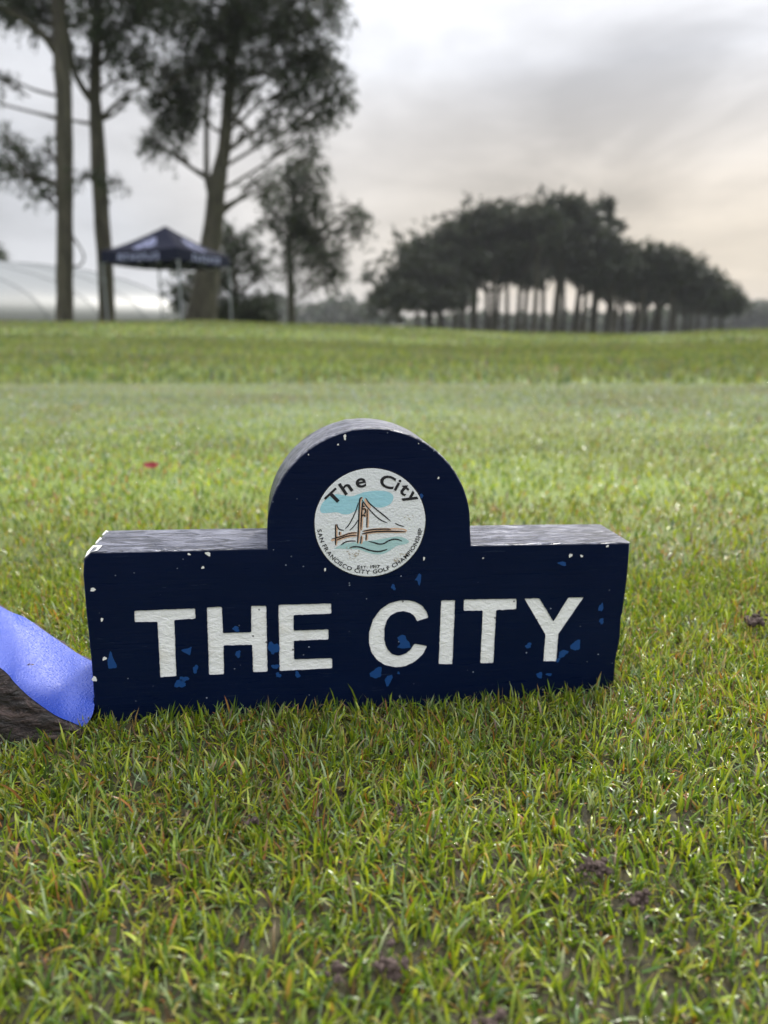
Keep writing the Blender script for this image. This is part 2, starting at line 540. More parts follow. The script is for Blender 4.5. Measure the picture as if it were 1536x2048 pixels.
big_tree('broadest tall tree with drooping crown, leaning trunk behind the right side of the tent', 30.0,
         [(400, 650, 58), (407, 600, 50), (418, 520, 38), (427, 450, 32), (436, 360, 28), (448, 300, 21), (457, 200, 19), (463, 100, 18), (468, 0, 17), (472, -140, 14), (470, -320, 8)],
         [([(425, 400, 12), (415, 360, 9), (413, 300, 8), (414, 230, 7), (418, 160, 6), (410, 90, 5)], 0.8),
          ([(440, 430, 8), (465, 408, 6), (500, 388, 5), (535, 372, 4), (570, 360, 2.5)], 1.5),
          ([(460, 248, 7), (478, 225, 5), (492, 200, 4), (498, 170, 3)], -0.5),
          ([(462, 238, 8), (485, 250, 6), (508, 270, 5)], -0.5),
          ([(468, 80, 9), (520, 60, 7), (580, 80, 5), (640, 110, 3.5)], 1.0),
          ([(464, 150, 8), (540, 150, 6), (600, 210, 4), (625, 290, 3)], 1.0),
          ([(455, 140, 8), (400, 130, 6), (350, 160, 4), (310, 200, 3)], -1.0)],
         # left hanging mass
         [(350, 215, 40, 38, 1.5), (330, 190, 34, 24, 1.2), (380, 180, 40, 30, 1.3), (345, 255, 38, 25, 1.0), (305, 280, 32, 12, .6), (340, 300, 26, 20, .45),
          (400, 230, 18, 25, .9), (300, 130, 40, 20, .5), (370, 130, 50, 25, .9), (335, 150, 30, 16, .7),
          # centre
          (430, 60, 60, 50, 1.3), (360, 50, 50, 30, 0.9), (400, 110, 40, 25, 1.0), (450, 130, 40, 30, 1.0), (485, 165, 35, 22, .9), (500, 185, 20, 14, .8),
          (445, -10, 80, 40, 1.3), (340, 0, 60, 40, .9), (490, 110, 35, 30, .8),
          # right mass, drooping
          (530, 50, 60, 45, 1.0), (590, 60, 50, 40, .9), (560, 110, 55, 35, 1.0), (620, 105, 45, 32, 1.3), (650, 150, 36, 36, 1.2), (665, 205, 28, 30, 1.0),
          (600, 160, 40, 30, 1.0), (640, 230, 35, 22, .7), (655, 120, 34, 30, 1.1), (560, 225, 30, 25, .5), (610, 270, 18, 32, .7), (545, 260, 22, 12, .35), (580, 190, 35, 25, .8),
          (625, 310, 12, 24, .7), (680, 180, 14, 40, .6), (640, 30, 50, 30, .6), (680, 10, 30, 20, .45), (520, 10, 80, 40, 1.1), (610, -10, 80, 35, .9),
          (450, -120, 150, 70, 1.1), (560, -130, 110, 60, .9), (350, -120, 100, 60, .9), (480, -260, 130, 80, .9), (495, 262, 14, 7, .5), (520, 355, 22, 14, .25), (545, 375, 20, 10, .3)])

big_tree('slender small tree with an open crown, standing right of the tall trees', 42.0,
         [(584, 656, 15), (582, 600, 13), (581, 540, 12), (578, 500, 11), (585, 450, 10), (590, 400, 8), (590, 340, 4)],
         [([(580, 500, 4), (560, 480, 3), (540, 450, 2)], 0.5), ([(584, 470, 4), (620, 440, 3), (660, 415, 2.5), (710, 410, 2)], 0.5),
          ([(582, 520, 4), (600, 560, 2), (612, 620, 1.5)], 0.5)],
         [(590, 335, 24, 22, 1.2), (570, 350, 35, 20, .9), (620, 345, 32, 22, .9), (600, 385, 60, 22, 1.1), (555, 405, 34, 20, .8), (620, 420, 45, 24, 1.2), (575, 440, 45, 20, 1.2),
          (600, 465, 52, 24, 1.4), (640, 470, 40, 20, .8), (600, 500, 55, 20, 1.0), (660, 500, 36, 22, 1.1), (640, 525, 50, 18, .8), (675, 540, 16, 26, .9), (575, 530, 25, 20, .5),
          (700, 420, 32, 14, .5), (725, 425, 22, 9, 1.0), (720, 460, 14, 14, .9), (690, 450, 30, 12, .35), (620, 560, 40, 16, .4), (530, 440, 24, 8, .35), (650, 560, 30, 16, .3)],
         leaf=(0.22, 0.08), spray=0.7, per=12, dens=0.85, name='small_tree')

big_tree('dark bushy tree standing close behind the leaning trunk, filling the gap under its crown', 38.0,
         [(470, 655, 14), (472, 610, 12), (470, 560, 9), (468, 500, 5)],
         [([(472, 600, 6), (500, 570, 4), (520, 550, 2)], 0.5)],
         [(470, 470, 34, 16, .9), (455, 500, 40, 22, 1.3), (490, 495, 30, 16, .8), (500, 520, 30, 14, 1.1), (465, 540, 50, 16, .8), (520, 545, 25, 10, .7), (455, 575, 45, 14, .7), (500, 620, 55, 26, 1.5),
          (465, 630, 50, 26, 1.6), (525, 600, 30, 18, .8), (425, 560, 30, 20, .9), (425, 620, 45, 30, 1.4), (370, 570, 30, 14, .9), (350, 592, 18, 14, .9), (385, 610, 40, 30, 1.5), (372, 545, 18, 10, .5), (520, 640, 40, 16, 1.5)],
         leaf=(0.22, 0.08), spray=0.6, per=12, dens=1.15, droop=0.1, name='bushy_tree')

big_tree('small dark tree peeping in at the left edge above the white membrane roof', 80.0,
         [(-30, 648, 6), (-30, 580, 5), (-30, 500, 3)], [],
         [(-20, 520, 34, 26, 1.2), (-40, 490, 40, 30, 1.2), (0, 530, 18, 16, 1.0)], leaf=(0.4, 0.15), spray=1.0, per=9, dens=0.4, name='small_tree')


# ------------------------------------------------------------------ far cypress grove
def grove_tree(label, Y, px, base_py, top_py, spread, lean=0, clumps=None, flat=0.35, w=6.0, low=0.50, group='dark cypresses of the far grove'):
    x = at(px, 668, Y)[0]
    gz = float(ground_z(x, Y))
    if px > 870:
        x += random.uniform(-0.5, 0.5); lean += random.uniform(-14, 14)
    root = empty('grove_cypress', (x, Y, gz))
    tag(root, label, 'tree', group)
    s = Y / FPX
    H = at(px, top_py, Y)[2] - gz
    top = Vector((lean * s, 0, H * 0.93))
    g = Geo()
    r0 = w * s * 0.62
    mid = Vector((lean * s * 0.35, 0, H * 0.5))
    path = smooth_path([(0, 0, -0.2), tuple(mid), tuple(top)], 4)
    g.tube(path, [r0 * 1.25] + [r0 * (1 - 0.75 * i / (len(path) - 1)) for i in range(1, len(path))], 8, 0.2)
    cl = []
    random_state = random.Random(int(px * 31 + top_py))
    S = spread * s
    nb = 9
    low += random_state.uniform(-0.07, 0.07)
    for k in range(nb):
        a = 2 * math.pi * k / nb + random_state.uniform(-.3, .3)
        rr = S * random_state.uniform(0.3, 0.72)
        zz = H * random_state.uniform(low + 0.08, 0.90) - rr * 0.12
        e = top * (zz / H) + Vector((math.cos(a) * rr, math.sin(a) * rr, 0)); e.z = zz
        st = Vector(path[0]).lerp(mid, 0.85) if zz < H * 0.72 else mid.lerp(top, 0.3)
        m_ = st.lerp(e, 0.55) + Vector((0, 0, -0.3))
        g.tube([st, m_, e], [r0 * 0.4, r0 * 0.28, r0 * 0.12], 5, 0)
        cl.append((e, (S * 0.40, S * 0.40, S * flat * 0.36), int(15 * S * S)))
    for k in range(8):
        a = random_state.uniform(0, 2 * math.pi)
        rr = S * random_state.uniform(0.25, 0.95)
        e = Vector((top.x + math.cos(a) * rr, math.sin(a) * rr * 0.6, H * random_state.uniform(0.86, 1.01) - rr * 0.35))
        g.tube([top * 0.75, top * 0.8 + (e - top * 0.8) * 0.6, e], [r0 * 0.25, r0 * 0.18, r0 * 0.06], 4, 0)
        cl.append((e, (S * 0.20, S * 0.2, S * 0.055), int(9 * S * S)))
    cl.append((top + Vector((0, 0, -S * 0.10)), (S * 0.42, S * 0.42, S * flat * 0.42), int(13 * S * S)))
    for (cx, cy, rx, ry, dn) in (clumps or []):
        c = Vector(at(cx, cy, Y)) - Vector((x, Y, gz))
        cl.append((c, (rx * s, rx * s * 0.8, ry * s), int(dn * rx * ry * s * s * 22)))
    g.build('trunk', M_BARK, root)
    V, F, C = foliage(cl, 0.62, 0.26, 5, 0.9, 0.0, (0.022, 0.028, 0.012), gap=0.03)
    mesh('crown', V, F, M_LEAF, root, colors=C)


GT = [  # px, top_py, spread, Y, trunk width, lean, label
    (860, 515, 95, 84, 13, -10, 'leftmost tree of the far grove, low and broad, its crown sweeping out over open grass'),
    (800, 560, 55, 80, 9, -12, 'low dark tree at the left foot of the far grove, crown near the grass'),
    (890, 470, 80, 92, 10, -10, 'far grove tree behind the broad leftmost one, second step of the crown line'),
    (925, 440, 70, 88, 9, -8, 'far grove tree just left of the rounded dome of crowns'),
    (950, 405, 75, 96, 9, 0, 'far grove tree carrying the left shoulder of the high rounded dome'),
    (985, 400, 70, 90, 10, 5, 'far grove tree under the middle of the high rounded dome'),
    (1012, 410, 65, 101, 8, 0, 'thin-trunked far grove tree right of the middle of the rounded dome'),
    (1035, 405, 70, 94, 9, 0, 'far grove tree with its trunk left of the brightest gap between trunks'),
    (1075, 400, 70, 88, 10, 0, 'far grove tree right of the brightest gap between trunks'),
    (1112, 378, 70, 92, 14, 5, 'tallest tree of the far grove, its spiky top standing above all the others'),
    (1145, 395, 62, 98, 9, 12, 'far grove tree hugging the right side of the tallest one'),
    (1165, 435, 60, 90, 9, 10, 'far grove tree where the crown line drops steeply right of the tallest tree'),
    (1192, 470, 62, 95, 8, 5, 'far grove tree at the bottom of the steep drop in the crown line'),
    (1218, 485, 60, 88, 8, 0, 'far grove tree left of the second, lower bump of crowns'),
    (1245, 482, 62, 93, 9, 0, 'far grove tree under the left half of the second, lower bump'),
    (1275, 480, 66, 90, 10, 8, 'far grove tree under the peak of the second, lower bump'),
    (1305, 495, 60, 97, 8, 5, 'far grove tree just right of the peak of the second bump'),
    (1335, 508, 56, 90, 8, 5, 'far grove tree at the start of the even slope down to the right'),
    (1365, 522, 54, 95, 7, 5, 'far grove tree halfway down the even slope on the right'),
    (1392, 540, 50, 91, 7, 6, 'third tree from the right end of the far grove'),
    (1415, 558, 46, 95, 6, 8, 'second tree from the right end of the far grove'),
    (1435, 580, 40, 92, 6, 8, 'rightmost and lowest tree of the far grove'),
]
GT += [(x_, t_, 48, 112 + (i_ % 3) * 5, 9, 0, 'slim back-row cypress of the far grove, %s from the left of that hidden row' % 'first second third fourth fifth sixth seventh eighth ninth tenth eleventh twelfth thirteenth fourteenth fifteenth sixteenth seventeenth eighteenth'.split()[i_]) for i_, (x_, t_) in enumerate(
    [(835, 560), (880, 540), (905, 520), (940, 480), (968, 470), (998, 470), (1052, 470), (1092, 460), (1128, 470), (1155, 480), (1180, 500), (1205, 520), (1232, 520), (1262, 520), (1290, 525), (1320, 535), (1350, 550), (1380, 565)])]
for px, tp, sp, Y, w, ln, lb in GT:
    ex = None
    if px == 860:
        ex = [(765, 545, 42, 22, 1.4), (800, 515, 50, 25, 1.3), (840, 490, 50, 22, 1.3), (750, 552, 30, 14, 2.2), (768, 528, 30, 12, 2.0), (735, 565, 12, 8, 2.0), (815, 478, 34, 10, 2.4), (855, 458, 30, 9, 2.2)]
    if px == 800:
        ex = [(790, 610, 45, 22, 1.3), (765, 632, 28, 14, 1.3), (825, 590, 40, 22, 1.1)]
    if px == 1112:
        ex = [(1105, 385, 22, 10, 1.4), (1140, 400, 40, 14, 1.3), (1165, 425, 34, 18, 1.2), (1090, 378, 12, 7, 1.2), (1130, 440, 60, 20, 1.0)]
    if px == 1275:
        ex = [(1285, 488, 22, 8, 1.3)]
    if px == 925:
        ex = [(903, 432, 24, 10, 1.3), (880, 447, 24, 8, 2)]
    pads = {950: [(945, 402, 26, 7, 2.4)], 1012: [(1015, 402, 28, 6, 2.4)], 1075: [(1062, 392, 20, 6, 2.4)], 1192: [(1203, 470, 20, 7, 2.6)], 1305: [(1322, 496, 24, 6, 2.6)],
            1365: [(1382, 519, 22, 7, 2.6)], 1415: [(1428, 550, 20, 7, 2.6)], 1435: [(1452, 583, 16, 9, 2.4)], 1245: [(1238, 484, 20, 6, 2.4)], 1165: [(1180, 436, 18, 7, 2.6)]}
    if px in pads and Y < 105:
        ex = (ex or []) + pads[px]
    grove_tree(lb, Y, px, 668, tp + 6, sp, ln, ex, w=w, low=0.52 if Y > 105 else (0.52 if px > 1000 else 0.42), flat=0.30 if Y > 105 else 0.35)


# ------------------------------------------------------------------ distant woodland, one hazy mass
def build_woodland():
    cl = []
    Y = 300
    prof = [(500, 640), (560, 600), (600, 618), (640, 612), (665, 602), (690, 594), (712, 602), (740, 630), (790, 642), (850, 640), (950, 632), (1050, 640), (1150, 632), (1250, 636),
            (1350, 625), (1420, 615), (1470, 598), (1500, 602), (1540, 610), (1600, 600), (1700, 605), (1800, 600)]
    xs = np.arange(480, 1800, 14)
    for x_ in xs:
        t_ = np.interp(x_, [p[0] for p in prof], [p[1] for p in prof]) + random.uniform(-4, 4)
        Yd = Y + random.uniform(-25, 25)
        top = at(x_, t_, Yd); z0 = -0.5
        h = top[2] - z0
        cl.append(((top[0], Yd, z0 + h * 0.5), (6.5, 6, h * 0.52), 330))
    for x_ in np.arange(-500, 480, 60):
        c = at(x_, 640, Y + 40)
        cl.append(((c[0], Y + 40, 3), (14, 6, 4), 300))
    V, F, C = foliage(cl, 2.4, 1.3, 4, 2.2, 0.0, (0.04, 0.05, 0.025))
    tag(mesh('distant_woodland', V, F, M_LEAF, colors=C), 'grey hazy far-off woodland along the horizon', kind='stuff')


build_woodland()

# ------------------------------------------------------------------ white membrane hall on the left
def build_hall():
    m, t, b = principled('white_membrane', (0.62, 0.64, 0.63), 0.45, 0.4)
    pos = t.n('ShaderNodeNewGeometry').outputs['Position']
    nz = t.noise(pos, 0.25, 4, 0.6)
    lowc = t.n('ShaderNodeMapRange', {0: t.n('ShaderNodeSeparateXYZ', {0: pos}).outputs[2], 1: 0.5, 2: 3.0, 3: 1.0, 4: 0.0}).outputs[0]
    c = t.mix(t.math('MULTIPLY', lowc, 0.8), (0.115, 0.125, 0.128), (0.10, 0.10, 0.075))
    c = t.mix(t.math('MULTIPLY', nz, 0.35), c, (0.11, 0.12, 0.12))
    t.nt.links.new(c, b.inputs['Base Color'])
    b.inputs['Transmission Weight'].default_value = 0.0
    md, _, _ = principled('dark_plinth', (0.05, 0.05, 0.048), 0.8)
    ms, _, _ = principled('membrane_seam', (0.115, 0.125, 0.122), 0.5)
    # base line of the near side, from near left to far right; arches spring away to the left
    B = np.array([at(376, 640, 58.0)[0], 58.0])
    d = np.array([-6.1, -10.0]); d /= np.linalg.norm(d)
    L = 23.4
    A = B + d * L
    d = -d
    q = np.array([-1.0, 0.06])          # arches spring away to the left
    gz = 0.45
    root = empty('membrane_hall', ((A[0] + B[0]) / 2, (A[1] + B[1]) / 2, gz))
    tag(root, 'long low white membrane hall behind the trees at the left edge', 'building')
    ox, oy = root.location[0], root.location[1]
    HW, HH = 15.0, 4.75
    nb, na = 6, 24

    def pt(s, a, k=1.0, push=0.0):
        # s 0..1 along, a angle 0..pi over the arch; the far right end slopes down to the ground
        e = 0.0
        f = math.sqrt(max(0.0, 1 - e * e)) * 0.999 + 0.001
        c_, s_ = math.cos(a), math.sin(a)
        x_ = HW * (1 - c_ * (0.35 + 0.65 * f))
        z_ = (HH + push) * f * s_
        pp = A + d * (L * s) + q * x_
        return (pp[0] - ox, pp[1] - oy, z_ + 0.30)
    for i in range(nb):
        s0, s1 = i / nb + 0.001, (i + 1) / nb - 0.001
        V, F = [], []
        K = 6
        for u in range(K + 1):
            sag = -0.10 * math.sin(math.pi * u / K)
            for v in range(na + 1):
                V.append(pt(s0 + (s1 - s0) * u / K, math.pi * v / na, 1, sag))
        for u in range(K):
            for v in range(na):
                a0 = u * (na + 1) + v
                F.append((a0, a0 + 1, a0 + na + 2, a0 + na + 1))
        mesh('membrane_panel', V, F, m, root, True)
    for i in range(nb + 1):
        g = Geo()
        s0 = min(i / nb, 0.995)
        g.tube([pt(s0, math.pi * v / na, 1, 0.01) for v in range(na + 1)], [0.035] * (na + 1), 6)
        g.build('arch_rib', ms, root)
    g = Geo()
    prev = None
    for k in range(24):
        s = k / 24 * 0.97
        p0 = pt(s, 0.0); p1 = pt(s + 0.97 / 24, 0.0)
        c_ = ((p0[0] + p1[0]) / 2, (p0[1] + p1[1]) / 2, 0.0)
        g.box((c_[0], c_[1], 0.0), (math.hypot(p1[0] - p0[0], p1[1] - p0[1]) + 0.02, 0.3, 1.0), math.atan2(p1[1] - p0[1], p1[0] - p0[0]))
    g.build('plinth', md, root, False)


build_hall()

# ------------------------------------------------------------------ pop-up canopy tent
def build_tent():
    mn, t, b = principled('navy_canopy_cloth', (0.006, 0.008, 0.022), 0.8, 0.15)
    mw, _, _ = principled('white_canopy_print', (0.28, 0.30, 0.46), 0.6, 0.3)
    mf, _, _ = principled('grey_aluminium', (0.22, 0.23, 0.25), 0.5, 0.5, Metallic=0.3)
    mg, _, _ = principled('canopy_inside', (0.02, 0.03, 0.03), 0.7)
    Y0 = 24.0
    P0 = np.array([at(357, 520, Y0)[0], Y0])
    a = R(20.5); S = 2.95
    e1 = np.array([-math.cos(a), math.sin(a)]); e2 = np.array([math.sin(a), math.cos(a)])
    c4 = [P0, P0 + e1 * S, P0 + e1 * S + e2 * S, P0 + e2 * S]
    ctr = sum(c4) / 4
    gz = float(ground_z(ctr[0], ctr[1]))
    root = empty('canopy_tent', (ctr[0], ctr[1], gz))
    tag(root, 'navy pop-up canopy tent with white print, standing among the tall trees', 'tent')
    loc = lambda p, z: (p[0] - ctr[0], p[1] - ctr[1], z)
    eave = 2.24; val = 0.36; peak = 3.10
    for i in range(4):
        p, q = c4[i], c4[(i + 1) % 4]
        V, F = [], []
        n = 10
        for u in range(n + 1):
            for v in range(n + 1):
                s = u / n; w_ = v / n
                base = p * (1 - s) + q * s
                pp = base * (1 - w_) + ctr * w_
                z = eave + (peak - eave) * (w_ ** 1.28) - 0.05 * math.sin(math.pi * s) * (1 - w_)
                V.append(loc(pp, z))
        for u in range(n):
            for v in range(n):
                a0 = u * (n + 1) + v
                F.append((a0, a0 + n + 1, a0 + n + 2, a0 + 1))
        mesh('roof_panel', V, F, mn, root, True)
        # valance
        V, F = [], []
        for u in range(n + 1):
            s = u / n
            base = p * (1 - s) + q * s
            out = (base - ctr); out = out / np.linalg.norm(out) * 0.012
            ze = eave - 0.05 * math.sin(math.pi * s)
            V.append(loc(base + out, ze - 0.003)); V.append(loc(base + out + out * 2 * math.sin(u), ze - val))
        for u in range(n):
            F.append((2 * u, 2 * u + 1, 2 * u + 3, 2 * u + 2))
        mesh('valance', V, F, mn, root, True)
        # leg with foot plate
        g = Geo()
        pin = p + (ctr - p) * 0.02
        g.box(loc(pin, eave / 2 - 0.05), (0.046, 0.046, eave - 0.1), -a)
        g.box(loc(pin, 1.35), (0.075, 0.075, 0.12), -a)
        lg = g.build('leg', mf, root, False)
        g = Geo(); g.box(loc(pin, 0.012), (0.14, 0.14, 0.012), -a); g.build('foot_plate', mf, lg, False)
        # scissor frame along the eave
        g = Geo()
        pq = [p + (q - p) * k / 4 for k in range(5)]
        for k in range(4):
            z0, z1 = (eave - 0.12, eave - 0.42) if k % 2 == 0 else (eave - 0.42, eave - 0.12)
            g.tube([loc(pq[k] + (ctr - pq[k]) * .03, z0), loc(pq[k + 1] + (ctr - pq[k + 1]) * .03, z1)], [0.014, 0.014], 6)
            g.tube([loc(pq[k] + (ctr - pq[k]) * .045, z1), loc(pq[k + 1] + (ctr - pq[k + 1]) * .045, z0)], [0.014, 0.014], 6)
        g.build('scissor_frame', mf, root)
    # soft white print on the two faces that show: broad bars on the slope, a row of letter-like blocks on the valance
    def printing(p, q, flip):
        def rp(s, w_, lift=0.012):
            base = p * (1 - s) + q * s
            pp = base * (1 - w_) + ctr * w_
            out = ((p + q) / 2 - ctr); out = out / np.linalg.norm(out)
            z = eave + (peak - eave) * (w_ ** 1.28) - 0.05 * math.sin(math.pi * s) * (1 - w_)
            pp = pp + out * lift * 0.6
            return loc(pp, z + lift * 1.6)
        f = (lambda s: 1 - s) if flip else (lambda s: s)
        bars = [(0.36, 0.66, 0.38, 0.46), (0.34, 0.68, 0.26, 0.33), (0.42, 0.60, 0.51, 0.57), (0.52, 0.66, 0.13, 0.21), (0.36, 0.50, 0.15, 0.19)]
        for s0, s1, w0, w1 in bars:
            V, F = [], []
            K = 6
            for k in range(K + 1):
                s = s0 + (s1 - s0) * k / K
                V.append(rp(f(s - 0.03), w0)); V.append(rp(f(s + 0.03), w1))
            for k in range(K):
                F.append((2 * k, 2 * k + 1, 2 * k + 3, 2 * k + 2))
            mesh('roof_print', V, F, mw, root, True)
        out = ((p + q) / 2 - ctr); out = out / np.linalg.norm(out)

        def vp(s, h):
            base = p * (1 - s) + q * s
            o_ = (base - ctr); o_ = o_ / np.linalg.norm(o_) * 0.012
            ze = eave - 0.05 * math.sin(math.pi * s)
            return loc(base + o_ + out * 0.035, ze - val + h)
        # blurred lettering: uprights and cross strokes
        cells = [('I', 'L', 'H')[k % 3] for k in range(0)]
        s = 0.24
        strokes = [(0, .02, .07, .26), (.02, .05, .21, .26), (.02, .05, .07, .12), (.075, .095, .07, .26), (.095, .125, .07, .12), (.15, .17, .07, .26), (.17, .2, .15, .19), (.17, .2, .21, .26),
                   (.225, .245, .07, .26), (.245, .275, .21, .26), (.245, .275, .07, .12), (.30, .32, .10, .26), (.335, .355, .10, .26), (.315, .34, .07, .11), (.40, .42, .07, .26), (.38, .44, .21, .26),
                   (.46, .48, .07, .26), (.48, .51, .21, .26), (.50, .52, .07, .26)]
        for s0, s1, h0, h1 in strokes:
            V = [vp(f(s + s0), h0), vp(f(s + s1), h0), vp(f(s + s1), h1), vp(f(s + s0), h1)]
            mesh('valance_print', V, [(0, 1, 2, 3)], mw, root)
    printing(c4[0], c4[1], False)
    printing(c4[0], c4[3], False)


build_tent()

# two tiny pale things low on the crest left of the grove
def marker_post(px, py, Y, h, w, label):
    m, _, _ = principled('pale_paint', (0.7, 0.68, 0.6), 0.5)
    b = at(px, py, Y)
    gz = float(ground_z(b[0], Y))
    g = Geo()
    g.tube([(0, 0, -0.02), (0, 0, h * 0.9), (0, 0, h)], [w, w, w * 0.6], 10)
    o = g.build('marker_post', m)
    o.location = (b[0], Y, gz)
    tag(o, label, 'post')


marker_post(800, 664, 60, 0.62, 0.20, 'stubby pale post on the crest, nearer of the two, by the far grove')
marker_post(750, 656, 72, 0.55, 0.22, 'stubby pale post on the crest, farther left, before the low dark grove tree')

# ------------------------------------------------------------------ navy tee marker
# local frame: X along the face, Y into the thickness, Z up, origin at the top left corner of the left shoulder
MM = 0.001
marker = empty('tee_marker', (0, 0, 0))
tag(marker, 'navy painted wooden tee marker with white carved words and a round bridge emblem', 'tee marker')
ex = Vector((0.9900, 0.1390, -0.0230)).normalized()
ey = Vector((-0.1388, 0.9903, 0.0070)); ey = (ey - ex * ey.dot(ex)).normalized()
ez = ex.cross(ey)
MW = Matrix((ex, ey, ez)).transposed().to_4x4()
MW.translation = Vector((-0.1495, 0.352, CAM_H - 0.1048))
# origin of the thing at its base: shift everything up by BASE
BASE = 102.0
marker.matrix_world = MW @ Matrix.Translation((0, 0, -BASE * MM))
TH = 40.9


def P3(x, z, y=0.0):
    return Vector((x * MM, y * MM, (z + BASE) * MM))


def navy_material():
    m, t, b = principled('navy_paint', (0.002, 0.006, 0.026), 0.34, 0.2)
    oc = t.n('ShaderNodeTexCoord').outputs['Object']
    grain = t.noise(t.scale(oc, (60, 500, 700)), 1.0, 4, 0.6, 0.4)
    grain2 = t.noise(t.scale(oc, (18, 260, 320)), 1.0, 3, 0.6, 1.2)
    lump = t.noise(oc, 90.0, 3, 0.5)
    h = t.math('ADD', t.math('ADD', t.math('MULTIPLY', grain, 0.5), t.math('MULTIPLY', grain2, 0.7)), t.math('MULTIPLY', lump, 0.25))
    # upward edges are weathered: raised grain, sky sheen painted into colour, wet with dew
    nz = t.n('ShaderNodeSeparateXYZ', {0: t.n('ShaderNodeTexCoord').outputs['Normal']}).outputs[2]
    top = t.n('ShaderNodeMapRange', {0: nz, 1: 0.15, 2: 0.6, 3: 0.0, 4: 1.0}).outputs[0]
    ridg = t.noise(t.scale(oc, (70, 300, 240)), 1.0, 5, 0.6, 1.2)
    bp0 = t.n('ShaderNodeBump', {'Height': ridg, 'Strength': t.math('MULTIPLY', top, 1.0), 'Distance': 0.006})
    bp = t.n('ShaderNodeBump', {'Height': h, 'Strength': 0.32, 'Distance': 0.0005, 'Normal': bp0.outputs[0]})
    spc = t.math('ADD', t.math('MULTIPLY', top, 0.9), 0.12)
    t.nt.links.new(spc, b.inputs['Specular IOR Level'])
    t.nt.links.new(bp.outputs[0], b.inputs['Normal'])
    # tone and pin-prick wear
    tone = t.mix(t.noise(oc, 25.0, 4, 0.6), (0.0012, 0.0045, 0.020), (0.0030, 0.0085, 0.034))
    spk = t.n('ShaderNodeTexVoronoi', {'Vector': oc, 'Scale': 330.0, 'Randomness': 1.0})
    rnd = t.n('ShaderNodeSeparateColor', {0: spk.outputs['Color']}).outputs[0]
    sz = t.math('MULTIPLY', t.math('LESS_THAN', spk.outputs['Distance'], 0.13), t.math('GREATER_THAN', rnd, 0.90))
    area = t.n('ShaderNodeMapRange', {0: t.noise(oc, 30.0, 2, 0.5), 1: 0.45, 2: 0.6}).outputs[0]
    f = t.math('MULTIPLY', sz, t.math('MULTIPLY', area, 0.7))
    scr = t.noise(t.scale(oc, (35, 400, 900)), 1.0, 2, 0.5, 2.0)
    f2 = t.math('MULTIPLY', t.math('GREATER_THAN', scr, 0.735), 0.14)
    c = t.mix(f, tone, (0.35, 0.40, 0.5))
    c = t.mix(f2, c, (0.12, 0.16, 0.24))
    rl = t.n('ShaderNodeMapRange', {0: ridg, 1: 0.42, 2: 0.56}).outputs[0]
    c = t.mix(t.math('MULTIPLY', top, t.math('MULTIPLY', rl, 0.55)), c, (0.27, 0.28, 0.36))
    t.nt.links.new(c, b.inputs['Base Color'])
    rr = t.n('ShaderNodeMapRange', {0: grain2, 1: 0.3, 2: 0.7, 3: 0.26, 4: 0.46}).outputs[0]
    t.nt.links.new(rr, b.inputs['Roughness'])
    return m


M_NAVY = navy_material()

LETTERS = [
    ('T', [(23.01, -31.82), (53.34, -31.44), (53.34, -37.12), (42.64, -37.54), (42.43, -69.08), (34.12, -69.39), (34.18, -38.25), (22.87, -38.09)]),
    ('H', [(59.26, -31.07), (66.9, -30.97), (67.01, -45.55), (81.63, -45.62), (81.8, -30.87), (89.57, -31.1), (89.78, -68.55), (82.15, -68.56), (81.91, -52.82), (67.12, -52.6), (66.88, -69.04), (59.16, -69.04)]),
    ('E', [(95.94, -30.74), (123.6, -30.77), (123.75, -36.59), (103.76, -36.75), (103.71, -45.49), (122.22, -45.35), (122.26, -51.27), (103.79, -51.38), (103.84, -62.01), (124.25, -62.04), (124.4, -68.09), (96.09, -68.48)]),
    ('C', [(176.34, -40.6), (175.13, -36.96), (172.64, -33.52), (168.81, -31.17), (165.05, -30.18), (160.27, -30.15), (154.49, -31.65), (149.82, -35.06), (146.03, -40.52), (144.06, -47.75), (144.07, -53.97), (145.57, -59.73), (148.88, -64.45), (153.25, -67.52), (159.23, -69.05), (164.65, -68.59), (170.0, -65.91), (174.22, -61.79), (176.33, -57.14), (169.1, -55.37), (167.05, -58.86), (164.41, -61.05), (160.66, -62.17), (156.85, -60.98), (154.08, -57.78), (152.46, -52.58), (152.31, -46.35), (153.47, -41.66), (155.52, -38.59), (158.87, -36.79), (162.58, -36.35), (166.35, -37.47), (168.78, -39.57), (170.06, -42.43)]),
    ('I', [(182.95, -30.8), (190.73, -30.79), (190.98, -68.54), (183.12, -68.09)]),
    ('T', [(195.5, -30.59), (225.17, -30.98), (225.6, -37.14), (214.18, -37.37), (214.43, -68.7), (206.79, -68.62), (206.46, -37.36), (195.72, -37.25)]),
    ('Y', [(229.62, -30.99), (238.23, -31.12), (247.45, -44.98), (254.9, -31.13), (264.01, -31.27), (251.04, -52.7), (251.28, -69.41), (243.41, -68.85), (243.4, -52.66)]),
]


